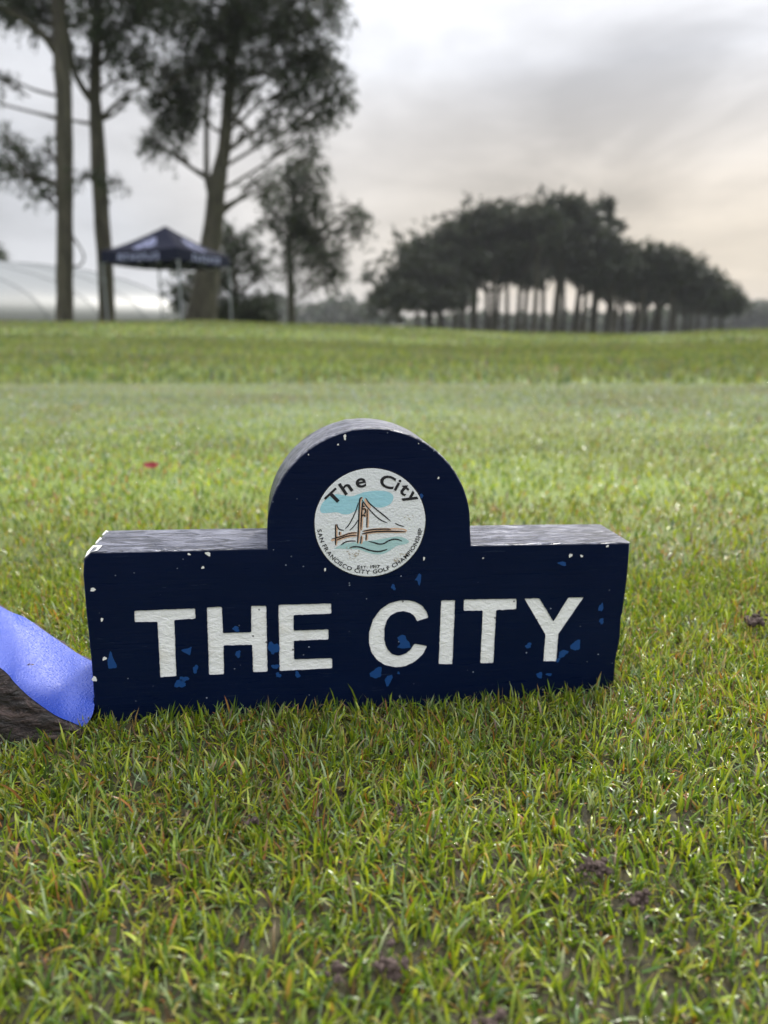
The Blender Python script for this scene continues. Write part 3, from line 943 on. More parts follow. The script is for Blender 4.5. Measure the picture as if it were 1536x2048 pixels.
def rough_outline(pts, r=0.9, jit=0.16, seed=0, step=1.3):
    """rounds the corners of a closed outline a little and makes its long edges slightly uneven"""
    rd = random.Random(seed)
    n = len(pts)
    out = []
    for i in range(n):
        a, b, c = (Vector(pts[(i - 1) % n]), Vector(pts[i]), Vector(pts[(i + 1) % n]))
        l1, l2 = (a - b).length, (c - b).length
        q1 = b + (a - b).normalized() * min(r, l1 * 0.4)
        q2 = b + (c - b).normalized() * min(r, l2 * 0.4)
        for t_ in (0, 0.5, 1):
            out.append(q1 * (1 - t_) ** 2 + b * 2 * t_ * (1 - t_) + q2 * t_ * t_)
        e = c + (b - c).normalized() * min(r, l2 * 0.4)
        k = int((e - q2).length / step)
        for j in range(1, k):
            p = q2.lerp(e, j / k)
            nn = Vector((-(e - q2).y, (e - q2).x)).normalized()
            out.append(p + nn * rd.gauss(0, jit * 0.6))
    return out


def fill_curve(outlines, extrude=0.0, bevel=0.0, name='tmp', res=1):
    """2D outlines (mm, first is outer) -> evaluated mesh with X, Z axes"""
    cu = bpy.data.curves.new(name, 'CURVE')
    cu.dimensions = '2D'
    cu.fill_mode = 'BOTH'
    for pl in outlines:
        s = cu.splines.new('POLY')
        s.points.add(len(pl) - 1)
        for i, p in enumerate(pl):
            s.points[i].co = (p[0], p[1], 0, 1)
        s.use_cyclic_u = True
    cu.extrude = extrude
    cu.bevel_depth = bevel
    cu.bevel_resolution = 2
    ob = bpy.data.objects.new(name, cu)
    COL.objects.link(ob)
    dg = bpy.context.evaluated_depsgraph_get()
    me = bpy.data.meshes.new_from_object(ob.evaluated_get(dg))
    bpy.data.objects.remove(ob)
    return me


def xz(me, y0, zoff=0.0, sx=1.0):
    """moves a mesh drawn in XY (mm) upright into the marker's frame with its middle plane at depth y0 mm"""
    n = len(me.vertices)
    co = np.empty(n * 3, dtype=np.float32)
    me.vertices.foreach_get('co', co)
    co = co.reshape(-1, 3)
    out = np.stack([co[:, 0], y0 - co[:, 2], co[:, 1] + BASE], -1) * MM
    me.vertices.foreach_set('co', out.ravel().astype(np.float32))
    me.update()
    return me


def part(name, me, mat, parent):
    me.materials.clear()
    me.materials.append(mat)
    me.name = name
    o = bpy.data.objects.new(name, me)
    COL.objects.link(o)
    o.parent = parent
    return o


def build_marker():
    W = 288.0
    acx, aR, av = 143.8, 53.2, 9.4
    out = [(0, -BASE), (W - 0.3, -BASE), (W - 1.2, -70), (W + 0.1, -57), (W - 0.6, -44), (W + 0.0, -41), (W + 0.5, -20), (W, 0)]
    out += [(W - 60, 0.3), (acx + aR + 1.2, 0.0)]
    for k in range(0, 49):
        a = math.pi * k / 48
        x = acx + math.cos(a) * aR
        z = av + math.sin(a) * aR * 1.0
        if abs(a - 1.78) < 0.05:
            z += 0.35
        out.append((x, z))
    out += [(acx - aR - 0.4, 0.2), (60, 0.2), (3.5, 0.0), (0.3, -4.0), (-0.6, -12), (-0.5, -30), (0.2, -60)]
    n_o = len(out); P_ = [Vector(p) for p in out]; out2 = []
    for i in range(n_o):
        a_, b_, c_ = P_[i - 1], P_[i], P_[(i + 1) % n_o]
        d1, d2 = (b_ - a_).normalized(), (c_ - b_).normalized()
        nn = Vector((-(d1 + d2).y, (d1 + d2).x)).normalized()          # outline runs counter-clockwise: this points inwards
        out2.append(tuple(b_ + nn * 1.1 / max(0.5, nn.dot(Vector((-d1.y, d1.x))))))
    me = fill_curve([out2], extrude=TH / 2 - 1.1, bevel=1.1, name='wood_block')
    xz(me, TH / 2)
    # curve bevel grows the outline by its depth: pull back in
    n = len(me.vertices)
    co = np.empty(n * 3, dtype=np.float32); me.vertices.foreach_get('co', co); co = co.reshape(-1, 3)
    x, z = co[:, 0] / MM, co[:, 2] / MM - BASE
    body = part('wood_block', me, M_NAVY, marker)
    # merge seams so the cutter has a closed body
    import bmesh
    bm = bmesh.new(); bm.from_mesh(me)
    bmesh.ops.remove_doubles(bm, verts=bm.verts, dist=0.00002)
    bmesh.ops.recalc_face_normals(bm, faces=bm.faces)
    bm.to_mesh(me); bm.free()
    # recesses of the letters
    cut = bmesh.new()
    for i, (ch, pts) in enumerate(LETTERS):
        ro = rough_outline(pts, 0.65, 0.10, 100 + i)
        cm = fill_curve([[tuple(p) for p in ro]], extrude=1.2)
        xz(cm, 0.0)
        cut.from_mesh(cm)
        bpy.data.meshes.remove(cm)
    bmesh.ops.remove_doubles(cut, verts=cut.verts, dist=0.00001)
    bmesh.ops.recalc_face_normals(cut, faces=cut.faces)
    cm = bpy.data.meshes.new('cutter'); cut.to_mesh(cm); cut.free()
    co_ = bpy.data.objects.new('cutter', cm); COL.objects.link(co_)
    co_.parent = marker
    md = body.modifiers.new('cut', 'BOOLEAN'); md.operation = 'DIFFERENCE'; md.object = co_; md.solver = 'EXACT'
    bpy.context.view_layer.update()
    dg = bpy.context.evaluated_depsgraph_get()
    me2 = bpy.data.meshes.new_from_object(body.evaluated_get(dg))
    print('marker body', len(me.polygons), '->', len(me2.polygons))
    body.modifiers.clear()
    if len(me2.polygons) > 50:
        body.data = me2
    me2.name = 'wood_block'
    bpy.data.objects.remove(co_)
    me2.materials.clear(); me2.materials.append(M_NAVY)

    # white paint filling each recess
    mw, t, b = principled('white_letter_paint', (0.80, 0.80, 0.78), 0.5, 0.4)
    oc = t.n('ShaderNodeTexCoord').outputs['Object']
    br = t.noise(t.scale(oc, (260, 260, 420)), 1.0, 4, 0.55, 1.0)
    lo = t.noise(oc, 120.0, 3, 0.5)
    bp = t.n('ShaderNodeBump', {'Height': t.math('ADD', br, t.math('MULTIPLY', lo, 1.5)), 'Strength': 0.45, 'Distance': 0.0012})
    t.nt.links.new(bp.outputs[0], b.inputs['Normal'])
    vor = t.n('ShaderNodeTexVoronoi', {'Vector': oc, 'Scale': 290.0})
    rnd = t.n('ShaderNodeSeparateColor', {0: vor.outputs['Color']}).outputs[0]
    pit = t.math('MULTIPLY', t.math('LESS_THAN', vor.outputs['Distance'], 0.17), t.math('GREATER_THAN', rnd, 0.90))
    pit = t.math('MULTIPLY', pit, t.math('GREATER_THAN', t.noise(oc, 45.0, 2, 0.5), 0.47))
    dirt = t.n('ShaderNodeMapRange', {0: t.noise(oc, 60.0, 4, 0.6), 1: 0.56, 2: 0.75, 3: 0.0, 4: 0.5}).outputs[0]
    c = t.mix(dirt, (0.80, 0.81, 0.80), (0.62, 0.58, 0.47))
    c = t.mix(t.math('MULTIPLY', pit, 0.85), c, (0.12, 0.12, 0.12))
    t.nt.links.new(c, b.inputs['Base Color'])
    for i, (ch, pts) in enumerate(LETTERS):
        ro = rough_outline(pts, 0.65, 0.10, 100 + i)
        cm = fill_curve([[tuple(p) for p in ro]], extrude=0.35)
        xz(cm, 0.0)
        # floor of the recess, slightly dished towards the edges
        o = part('letter', cm, mw, marker)
        for v in o.data.vertices:
            v.co.y += 0.80 * MM
    # chips of older blue and of white primer
    mb, _, _ = principled('old_blue_paint', (0.005, 0.050, 0.19), 0.45, 0.4)
    mp, _, _ = principled('white_primer', (0.72, 0.72, 0.68), 0.6, 0.3)
    blue = [(10.5, -58.5, 2.23, 5.0), (48.1, -55.0, 2.79, 2.53), (52.3, -65.4, 1.28, 2.28), (44.1, -73.3, 2.31, 2.87), (46.2, -70.8, 2.05, 1.72), (73.8, -43.5, 1.8, 1.4), (74.5, -57.7, 1.56, 1.71), (93.1, -55.0, 2.63, 3.71), (94.0, -65.7, 1.85, 1.45), (95.5, -70.7, 1.33, 1.46), (105.7, -70.9, 1.34, 1.76), (169.8, -18.6, 1.9, 3.65), (156.6, -22.5, 1.08, 1.69), (163.3, -53.9, 3.87, 4.09), (148.6, -71.9, 2.76, 3.56), (155.3, -76.4, 1.95, 2.99), (160.8, -72.4, 0.56, 0.9), (249.8, -11.3, 2.29, 1.15), (274.6, -37.6, 1.18, 2.68), (275.7, -45.7, 1.49, 1.51), (234.0, -59.0, 1.75, 1.51), (261.9, -60.0, 2.38, 3.65), (254.6, -64.6, 2.67, 2.14), (252.0, -68.5, 1.19, 1.23), (241.8, -77.3, 2.07, 1.54), (247.4, -77.2, 1.49, 0.93), (170.0, 27.1, 1.06, 1.06)]
    white = [(3.7, -19.9, 1.44, 0.79), (7.0, -36.1, 0.73, 0.81), (6.9, -57.5, 0.86, 1.11), (1.2, -68.7, 0.99, 1.69), (51.4, -2.2, 0.74, 0.53), (58.0, -9.4, 0.62, 0.8), (60.8, -2.2, 1.24, 1.06), (129.8, 57.7, 0.75, 1.26), (126.4, 53.9, 0.38, 0.51), (172.6, -6.9, 0.54, 0.83), (254.0, -6.8, 0.86, 1.14), (260.4, -7.2, 0.72, 0.72), (274.8, -1.8, 0.72, 0.7), (120.2, -11.9, 0.39, 1.1), (204.9, -7.3, 0.42, 0.42), (111.6, 48.8, 0.25, 0.38), (178.6, 36.6, 0.53, 0.53), (167.5, 54.5, 0.26, 0.26)]
    shapes = {0: [(-.3, 1), (0, .9), (.3, .2), (1, -.6), (.9, -.9), (-.9, -.95), (-1, 0), (-.6, .4)],
              1: [(-1, .3), (.4, .6), (1, 1), (.8, -.2), (.6, -1), (.1, -.6), (-.7, -.1)],
              13: [(-.3, 1), (.2, .8), (.3, .3), (.8, -.2), (1, -.9), (-.2, -1), (-1, -.8), (-.5, -.3), (-1, .6)],
              11: [(.2, 1), (.9, .7), (.8, -.2), (.5, -1), (.1, -.7), (-.2, -.1), (-1, -.1), (-.4, .3)]}
    for (lst, mat, kk) in ((blue, mb, 0), (white, mp, 1)):
        for i, (x, z, rx, rz) in enumerate(lst):
            rd = random.Random(i + 77 * kk)
            if kk == 0 and i in shapes:
                ol = [(x + a_ * rx, z + b_ * rz) for a_, b_ in shapes[i]]
                ol = [tuple(p) for p in rough_outline(ol[::-1] if False else ol, 0.5, 0.12, i, 0.6)]
            else:
                nn = 16; ph = [rd.uniform(0, 6.28) for _ in range(4)]
                ol = []
                for k in range(nn):
                    a_ = 2 * math.pi * k / nn
                    r_ = 1 + 0.22 * math.sin(2 * a_ + ph[0]) + 0.16 * math.sin(3 * a_ + ph[1]) + 0.12 * math.sin(5 * a_ + ph[2])
                    ol.append((x + rx * r_ * math.cos(a_), z + rz * r_ * math.sin(a_)))
            cm = fill_curve([ol], extrude=0.05 if kk == 0 else 0.12)
            xz(cm, 0.0)
            part('paint_chip', cm, mat, marker)
    # worn pale corner, top left
    for pts3, cen in (([(0.0, -5.5, 0.6), (-0.5, -6.5, 3), (0.0, -4.6, 9), (3.0, 0.25, 10), (7.5, 0.3, 9.5), (7.2, 0.25, 1.0), (4.2, -0.3, -0.1), (1.0, -3.2, -0.05)], (1.6, -1.5, 4)),
                      ([(1.2, -2.4, 25), (3.0, 0.2, 26), (4.6, 0.25, 22), (1.6, -2.0, 20)], (1.8, -1.4, 23)),
                      ([(1.4, -2.2, 38.5), (3.0, 0.2, 39.5), (5.0, 0.25, 36.5), (1.8, -1.6, 35)], (1.9, -1.3, 37))):
        V = [P3(a_ - 0.12, b_ + 0.15, c_) for a_, b_, c_ in pts3]
        V.append(P3(cen[0] - 0.35, cen[1] + 0.35, cen[2]))
        n_ = len(V) - 1
        mesh('paint_chip', V, [(k, (k + 1) % n_, n_) for k in range(n_)], mp, marker, True)


build_marker()


# ---- the round emblem
def build_emblem():
    CX, CZ, RR = 143.6, 12.8, 28.8
    md, t, b = principled('emblem_white', (0.70, 0.73, 0.72), 0.5, 0.4)
    oc = t.n('ShaderNodeTexCoord').outputs['Object']
    h = t.math('ADD', t.noise(t.scale(oc, (200, 300, 420)), 1.0, 4, 0.6, 0.6), t.noise(oc, 900, 2, 0.5))
    bpn = t.n('ShaderNodeBump', {'Height': h, 'Strength': 0.5, 'Distance': 0.0006}).outputs[0]
    t.nt.links.new(bpn, b.inputs['Normal'])
    c = t.mix(t.math('MULTIPLY', t.noise(oc, 70, 4, 0.6), 0.5), (0.74, 0.76, 0.76), (0.60, 0.65, 0.66))
    t.nt.links.new(c, b.inputs['Base Color'])

    def pm(name, col):
        m_, t_, b_ = principled(name, col, 0.5, 0.4)
        oc_ = t_.n('ShaderNodeTexCoord').outputs['Object']
        h_ = t_.noise(t_.scale(oc_, (200, 300, 420)), 1.0, 4, 0.6, 0.6)
        t_.nt.links.new(t_.n('ShaderNodeBump', {'Height': h_, 'Strength': 0.5, 'Distance': 0.0006}).outputs[0], b_.inputs['Normal'])
        f_ = t_.math('MULTIPLY', t_.noise(oc_, 260, 4, 0.7), 0.5)
        t_.nt.links.new(t_.mix(f_, (*col, 1), tuple(0.7 * k_ + 0.2 for k_ in col)) if name != 'print_black' else t_.mix(f_, (*col, 1), (0.03, 0.03, 0.035)), b_.inputs['Base Color'])
        return m_
    mk = pm('print_black', (0.008, 0.008, 0.011))
    mc = pm('print_cyan', (0.30, 0.60, 0.68))
    mt = pm('print_teal', (0.35, 0.56, 0.55))
    mo = pm('print_orange', (0.66, 0.42, 0.27))
    mtan = pm('print_tan', (0.40, 0.33, 0.22))
    nn = 96
    disc = fill_curve([[(CX + RR * (1 + 0.002 * math.sin(7 * a) + 0.002 * math.sin(13 * a + 1)) * math.cos(a), CZ + RR * math.sin(a)) for a in [2 * math.pi * k / nn for k in range(nn)]]], extrude=0.15, bevel=0.1)
    xz(disc, -0.0)
    disc = part('emblem_disc', disc, md, marker)
    rim = fill_curve([[(CX + (RR + .55) * math.cos(a), CZ + (RR + .55) * math.sin(a)) for a in [2 * math.pi * k / nn for k in range(nn)]]], extrude=0.06)
    xz(rim, 0.0)
    part('emblem_rim', rim, mk, marker)

    Z2 = lambda x, y: (CX + (x - 767) / 705 * RR, CZ - (y - 746) / 690 * RR)
    K = RR / 700

    def patch(name, pts, mat, lift):
        p = smooth_path([(*Z2(*q), 0) for q in pts] + [(*Z2(*pts[0]), 0)], 4)[:-1]
        cm = fill_curve([[(q[0], q[1]) for q in p]])
        xz(cm, -0.25 - lift)
        part(name, cm, mat, disc)

    def ribbon(bmv, bmf, pts, w, y):
        p = smooth_path([(*Z2(*q), 0) for q in pts], 4)
        b0 = len(bmv)
        n_ = len(p)
        for i, q in enumerate(p):
            d = p[min(i + 1, n_ - 1)] - p[max(i - 1, 0)]
            d = d / (np.linalg.norm(d) + 1e-9)
            nr = np.array([-d[1], d[0], 0])
            tt = i / (n_ - 1)
            ww = w * K / 2 * (0.45 + 0.55 * min(1, 6 * tt, 6 * (1 - tt)))
            for s_ in (-1, 1):
                v = q + nr * ww * s_
                bmv.append(P3(v[0], v[1], y))
        for i in range(n_ - 1):
            bmf.append((b0 + 2 * i, b0 + 2 * i + 1, b0 + 2 * i + 3, b0 + 2 * i + 2))

    patch('cloud_print', [(125, 560), (150, 490), (230, 410), (330, 372), (420, 385), (520, 400), (600, 375), (700, 345), (850, 330), (980, 345), (1045, 390), (1045, 450), (1000, 510), (900, 545), (820, 535), (740, 520), (600, 570), (500, 620), (420, 625), (340, 600), (250, 605), (150, 605)], mc, 0.03)
    patch('water_print', [(300, 1070), (400, 1010), (520, 990), (700, 975), (850, 960), (1000, 935), (1120, 920), (1220, 945), (1270, 990), (1230, 1020), (1120, 1040), (1040, 1090), (950, 1140), (850, 1150), (740, 1125), (620, 1080), (480, 1075), (380, 1065)], mt, 0.03)
    strokes = [([(655, 415), (625, 440), (618, 600), (612, 850), (605, 1000)], 15, 1), ([(605, 480), (585, 560), (540, 670), (490, 760), (445, 810)], 10, 0),
               ([(605, 700), (570, 760), (535, 800), (500, 830)], 9, 0), ([(660, 480), (650, 640), (645, 830)], 13, 1), ([(652, 900), (645, 1005)], 13, 1),
               ([(722, 560), (721, 700), (720, 800)], 12, 1), ([(715, 880), (712, 965)], 13, 1), ([(662, 465), (660, 522), (690, 525)], 13, 1), ([(655, 562), (695, 562), (697, 608), (680, 612)], 15, 1),
               ([(652, 655), (660, 640), (690, 640), (694, 660)], 14, 1), ([(700, 420), (740, 480), (830, 560), (930, 640), (1025, 720)], 12, 0),
               ([(650, 440), (700, 510), (760, 580), (840, 660), (910, 710), (985, 740)], 11, 0), ([(1080, 745), (1140, 775), (1200, 788)], 10, 0),
               ([(665, 845), (800, 825), (950, 820), (1030, 825)], 13, 1), ([(655, 880), (800, 855), (1000, 850), (1220, 858)], 14, 1),
               ([(275, 940), (400, 905), (500, 870), (595, 862)], 11, 1), ([(335, 955), (420, 920), (510, 900), (595, 895)], 11, 1),
               ([(322, 750), (325, 880), (325, 1020)], 14, 1), ([(338, 745), (350, 790), (380, 820), (430, 828)], 12, 0), ([(375, 845), (372, 890)], 13, 1),
               ([(395, 1018), (450, 980), (520, 968), (585, 972)], 11, 0), ([(745, 975), (820, 995), (880, 1012), (940, 1008), (1000, 975), (1060, 955), (1120, 957), (1182, 980)], 13, 0),
               ([(500, 1060), (560, 1043), (640, 1050), (740, 1085), (830, 1108), (910, 1108), (990, 1083)], 14, 0)]
    bv, bf = [], []
    for p, w, o in strokes:
        ribbon(bv, bf, p, w * 1.35, -0.40)
    mesh('bridge_drawing', bv, bf, mk, disc)
    bv, bf = [], []
    for p, w, o in strokes:
        if o:
            ribbon(bv, bf, [(x + 8, y + 3) for x, y in p], 34, -0.34)
    ribbon(bv, bf, [(690, 430), (725, 500), (760, 550)], 40, -0.335)
    ribbon(bv, bf, [(1020, 815), (1120, 820), (1200, 828), (1240, 852)], 20, -0.333)
    ribbon(bv, bf, [(270, 960), (300, 950), (330, 945)], 26, -0.331)
    mesh('orange_shading', bv, bf, mo, disc)
    # scuffs
    bv, bf = [], []
    rd = random.Random(5)
    for cx_, cy_, n_, sp in ((520, 1130, 22, 75), (1110, 1220, 14, 45), (1220, 670, 6, 50), (1180, 1140, 6, 60)):
        for _ in range(n_):
            x = cx_ + rd.gauss(0, sp * .6); y = cy_ + rd.gauss(0, sp * .38)
            L = rd.uniform(8, 34)
            ribbon(bv, bf, [(x, y), (x + L * .5, y + rd.gauss(0, 7)), (x + L, y + rd.gauss(0, 9))], rd.uniform(3, 8), -0.41)
    mesh('scuff_marks', bv, bf, mtan, disc)

    # lettering
    lv, lf = [], []

    def glyph(ch, bold=0.0):
        cu = bpy.data.curves.new('g', 'FONT')
        cu.body = ch
        cu.size = 1.0
        cu.offset = bold
        cu.resolution_u = 4
        ob = bpy.data.objects.new('g', cu); COL.objects.link(ob)
        dg = bpy.context.evaluated_depsgraph_get()
        me = bpy.data.meshes.new_from_object(ob.evaluated_get(dg))
        bpy.data.objects.remove(ob)
        V = np.array([v.co[:2] for v in me.vertices]) if len(me.vertices) else np.zeros((0, 2))
        F = [tuple(p.vertices) for p in me.polygons]
        bpy.data.meshes.remove(me)
        return V, F

    def put(V, F, y=-0.42):
        b0 = len(lv)
        for v in V:
            lv.append(P3(v[0], v[1], y))
        for f in F:
            lf.append(tuple(b0 + k for k in f))
    for ch, x, y, rot, hgt, wid in (('T', 300, 408, 44, 158, 1.45), ('h', 446, 287, 34, 168, 1.25), ('e', 635, 232, 9, 122, 1.2), ('C', 972, 220, -17, 165, 1.3),
                                    ('i', 1102, 262, -27, 152, 1.15), ('t', 1190, 318, -36, 145, 1.25), ('y', 1262, 432, -56, 178, 1.1)):
        V, F = glyph(ch, 0.022)
        mn, mx = V.min(0), V.max(0)
        V = (V - (mn + mx) / 2) / (mx[1] - mn[1]) * hgt * K
        V[:, 0] *= wid
        c_, s_ = math.cos(R(rot)), math.sin(R(rot))
        V = V @ np.array([[c_, s_], [-s_, c_]])
        put(V + np.array(Z2(x, y)), F)
    word = 'SAN FRANCISCO CITY GOLF CHAMPIONSHIP'
    gl = []
    tot = 0
    cap = None
    for ch in word:
        if ch == ' ':
            gl.append((None, None, 0.36)); tot += 0.36; continue
        V, F = glyph(ch, 0.018)
        w_ = V[:, 0].max() - V[:, 0].min()
        V[:, 0] -= V[:, 0].min()
        gl.append((V, F, w_ + 0.11)); tot += w_ + 0.11
        if ch == 'H':
            cap = V[:, 1].max()
    cap = cap or 0.73
    a0, a1 = 186.0, 353.5
    acc = 0
    hs = 2.15 / cap
    for V, F, adv in gl:
        if V is not None:
            am = R(a0 + (a1 - a0) * (acc + (adv - 0.11) / 2) / (tot - 0.11))
            rb = RR * (0.962 - 0.012 * abs(math.sin(am)))
            sxx = (R(a1 - a0) * RR * 0.93 / (tot - 0.11))
            W_ = V.copy()
            W_[:, 0] = (W_[:, 0] - (adv - 0.11) / 2) * sxx
            W_[:, 1] *= hs
            up = np.array([-math.cos(am), -math.sin(am)]); rt = np.array([-math.sin(am), math.cos(am)])
            put(np.array([CX, CZ]) + np.array([math.cos(am), math.sin(am)]) * rb + W_[:, :1] * rt + W_[:, 1:] * up, F)
        acc += adv
    x = 0
    items = []
    for ch, sc in (('E', 1.0), ('S', 0.8), ('T', 0.8), ('.', 0.9), (' ', 1), ('1', 1.0), ('9', 1.0), ('1', 1.0), ('7', 1.0)):
        if ch == ' ':
            x += 0.35; continue
        V, F = glyph(ch, 0.03)
        V = V * sc
        V[:, 0] -= V[:, 0].min()
        items.append((V + np.array([x, 0]), F)); x += V[:, 0].max() + 0.12
    s_ = 300 * K / x
    bx, bz = Z2(607, 1328)
    for V, F in items:
        put(np.stack([bx + V[:, 0] * s_, bz + V[:, 1] * 40 * K / cap], -1), F)
    mesh('lettering', lv, lf, mk, disc)


build_emblem()


# ------------------------------------------------------------------ blue painted log end at the left
def build_log():
    mb, t, b = principled('wet_blue_paint', (0.001, 0.034, 0.32), 0.50, 0.5)
    pos = t.n('ShaderNodeTexCoord').outputs['Object']
    b.inputs['Coat Weight'].default_value = 0.35
    b.inputs['Coat Roughness'].default_value = 0.30
    wn = t.noise(pos, 420.0, 3, 0.6, 1.5)
    wn2 = t.noise(t.scale(pos, (300, 900, 900)), 1.0, 3, 0.6, 2.0)
    bd = t.n('ShaderNodeTexVoronoi', {'Vector': pos, 'Scale': 850.0, 'Randomness': 0.9}, feature='SMOOTH_F1')
    bead = t.n('ShaderNodeMapRange', {0: bd.outputs['Distance'], 1: 0.0, 2: 0.45, 3: 1.0, 4: 0.0}, interpolation_type='SMOOTHSTEP').outputs[0]
    h = t.math('ADD', t.math('MULTIPLY', bead, 0.55), t.math('MULTIPLY', wn2, 0.6))
    bp = t.n('ShaderNodeBump', {'Height': h, 'Strength': 0.7, 'Distance': 0.0006}).outputs[0]
    b.inputs['Coat IOR'].default_value = 1.5
    t.nt.links.new(bp, b.inputs['Normal'])
    t.nt.links.new(bp, b.inputs['Coat Normal'])

    mk, t, b = principled('wet_log_bark', (0.05, 0.035, 0.03), 0.45, 0.5)
    pos = t.n('ShaderNodeTexCoord').outputs['Object']
    f = t.noise(t.scale(pos, (55, 160, 190)), 1.0, 6, 0.65, 1.2)
    g2 = t.noise(pos, 60, 3, 0.6)
    c = t.ramp(f, [(0.38, (0.006, 0.004, 0.004)), (0.52, (0.030, 0.019, 0.017)), (0.70, (0.13, 0.088, 0.078))])
    c = t.mix(t.math('MULTIPLY', g2, 0.2), c, (0.05, 0.045, 0.04))
    t.nt.links.new(c, b.inputs['Base Color'])
    t.nt.links.new(t.n('ShaderNodeBump', {'Height': f, 'Strength': 1.0, 'Distance': 0.004}).outputs[0], b.inputs['Normal'])

    root = empty('painted_log', (-0.235, 0.36, 0.0))
    tag(root, 'split log with bright blue painted top and dark bark, beside the navy marker', 'log')
    off = np.array(root.location)

    def P(px, py, Y):
        return at(px, py, Y)
    # control lines of the painted face: near rim, inner line, ridge, far rim   (left to right)
    near = [P(-260, 1180, .340), P(-120, 1255, .338), (P(0, 1335, .336)), P(30, 1366, .336), P(62, 1396, .336), P(110, 1430, .337), P(140, 1443, .339), P(168, 1455, .341)]
    midl = [P(-260, 1120, .362), P(-120, 1200, .360), P(0, 1288, .3587), P(45, 1330, .357), P(85, 1360, .3555), P(125, 1388, .353), P(158, 1406, .350), P(186, 1426, .348)]
    mid2 = [P(-260, 1070, .387), P(-120, 1150, .385), P(0, 1240, .384), P(52, 1280, .381), P(96, 1308, .378), P(135, 1330, .3744), P(166, 1350, .369), P(192, 1374, .363)]
    far = [P(-260, 1040, .405), P(-120, 1125, .402), P(0, 1212, .400), P(50, 1235, .397), P(92, 1264, .393), P(135, 1293, .388), P(162, 1311, .384), P(196, 1328, .380)]
    # end of the log: keep it clear of the marker's side
    rows = [smooth_path(r_, 5) for r_ in (near, midl, mid2, far)]
    n = len(rows[0])
    cols = [smooth_path([rows[k][i] for k in range(4)], 6) for i in range(n)]
    m = len(cols[0])
    V = np.array([[c for c in col] for col in cols])           # n x m x 3
    # marker's left side plane
    side0 = np.array(MW @ Vector((-0.0004, 0, 0))); nx = np.array(ex)
    dd = (V - side0) @ nx
    vv = (V - side0) @ np.array(ey)
    push = np.where(vv > 0.0008, np.maximum(dd + 0.0004, 0), 0)
    V = V - push[..., None] * nx
    F = []
    for i in range(n - 1):
        for j in range(m - 1):
            a0 = i * m + j
            F.append((a0, a0 + m, a0 + m + 1, a0 + 1))
    VV = V.reshape(-1, 3) - off
    mesh('painted_face', VV, F, mb, root, True)
    # bark: wraps from the near rim down and under, back up to the far rim
    B, BF = [], []
    K = 22
    for i in range(n):
        a_ = V[i, 0]; f_ = V[i, -1]
        seq = []
        z0 = -0.012
        zt = min(a_[2], 0.03)
        c1 = a_ + np.array([0, -0.003, -0.45 * max(0.004, a_[2])]); c2 = np.array([a_[0], a_[1] + 0.004, z0])
        c3 = np.array([f_[0], f_[1] + 0.008, z0]); c4 = f_ + np.array([0, 0.010, -0.012])
        path = smooth_path([a_ + np.array([0, 0.0, -0.0004]), c1, c2, c3, c4, f_ + np.array([0, 0.0, -0.0004])], 12)
        for j, q in enumerate(path):
            e = min(j, len(path) - 1 - j) / 6.0
            amp = 0.0035 * min(1, e)
            nz = noise.fractal(Vector((q[0] * 60, q[1] * 150, q[2] * 190)), 1.0, 2.0, 4)
            dirn = np.array([0, (q[1] - 0.36) * 10, 0.2])
            B.append(q + dirn / (np.linalg.norm(dirn) + 1e-6) * amp * nz)
    B = np.array(B)
    dd = (B - side0) @ nx
    vv = (B - side0) @ np.array(ey)
    B = B - np.where(vv > 0.0008, np.maximum(dd + 0.0006, 0), 0)[:, None] * nx
    mm = len(B) // n
    for i in range(n - 1):
        for j in range(mm - 1):
            a0 = i * mm + j
            BF.append((a0, a0 + 1, a0 + mm + 1, a0 + mm))
    BF.append(tuple(range(mm)))
    BF.append(tuple((n - 1) * mm + k for k in range(mm)))
    mesh('bark', B - off, BF, mk, root, True)
    # grit on the paint
    g = Geo()
    p = P(61, 1334, .343) - off
    V_ = []
    rd = random.Random(3)
    for k in range(10):
        V_.append(p + np.array([rd.gauss(0, .0012), rd.gauss(0, .0008), 0.001 + abs(rd.gauss(0, .0006))]))
    g.add(V_, [(0, 1, 2), (2, 3, 4), (4, 5, 6), (6, 7, 8), (1, 3, 5), (7, 9, 0), (2, 5, 8)])
    msoil, _, _ = principled('grit', (0.10, 0.07, 0.04), 0.8)
    g.build('grit_speck', msoil, root, False)


build_log()

# ------------------------------------------------------------------ crumbs of soil and the red leaf
def soil_crumb(px, py, r, label, seed):
    m, t, b = principled('dark_soil', (0.05, 0.035, 0.03), 0.9, 0.2)
    pos = t.n('ShaderNodeTexCoord').outputs['Object']
    f = t.noise(pos, 900, 4, 0.7)
    t.nt.links.new(t.ramp(f, [(0.35, (0.020, 0.014, 0.012)), (0.65, (0.11, 0.08, 0.07))]), b.inputs['Base Color'])
    import bmesh
    bm = bmesh.new()
    rd = random.Random(seed)
    for k in range(40):
        s = r * (rd.uniform(0.22, 0.42) if k < 8 else rd.uniform(0.07, 0.2))
        o_ = Vector((rd.gauss(0, r * .5), rd.gauss(0, r * .45), abs(rd.gauss(0, r * .35))))
        ret = bmesh.ops.create_icosphere(bm, subdivisions=2 if k < 8 else 1, radius=s)
        for v in ret['verts']:
            v.co *= 1 + 0.45 * noise.noise(v.co / s * 1.7 + Vector((k * 3.1, seed, 0)))
            v.co += o_
    me = bpy.data.meshes.new('soil_crumb'); bm.to_mesh(me); bm.free()
    me.materials.append(m)
    o = bpy.data.objects.new('soil_crumb', me); COL.objects.link(o)
    p = on_ground(px, py, 0.0095)
    o.location = (p[0], p[1], 0.0075)
    tag(o, label, 'soil crumb', 'dark crumbs of soil in the turf')


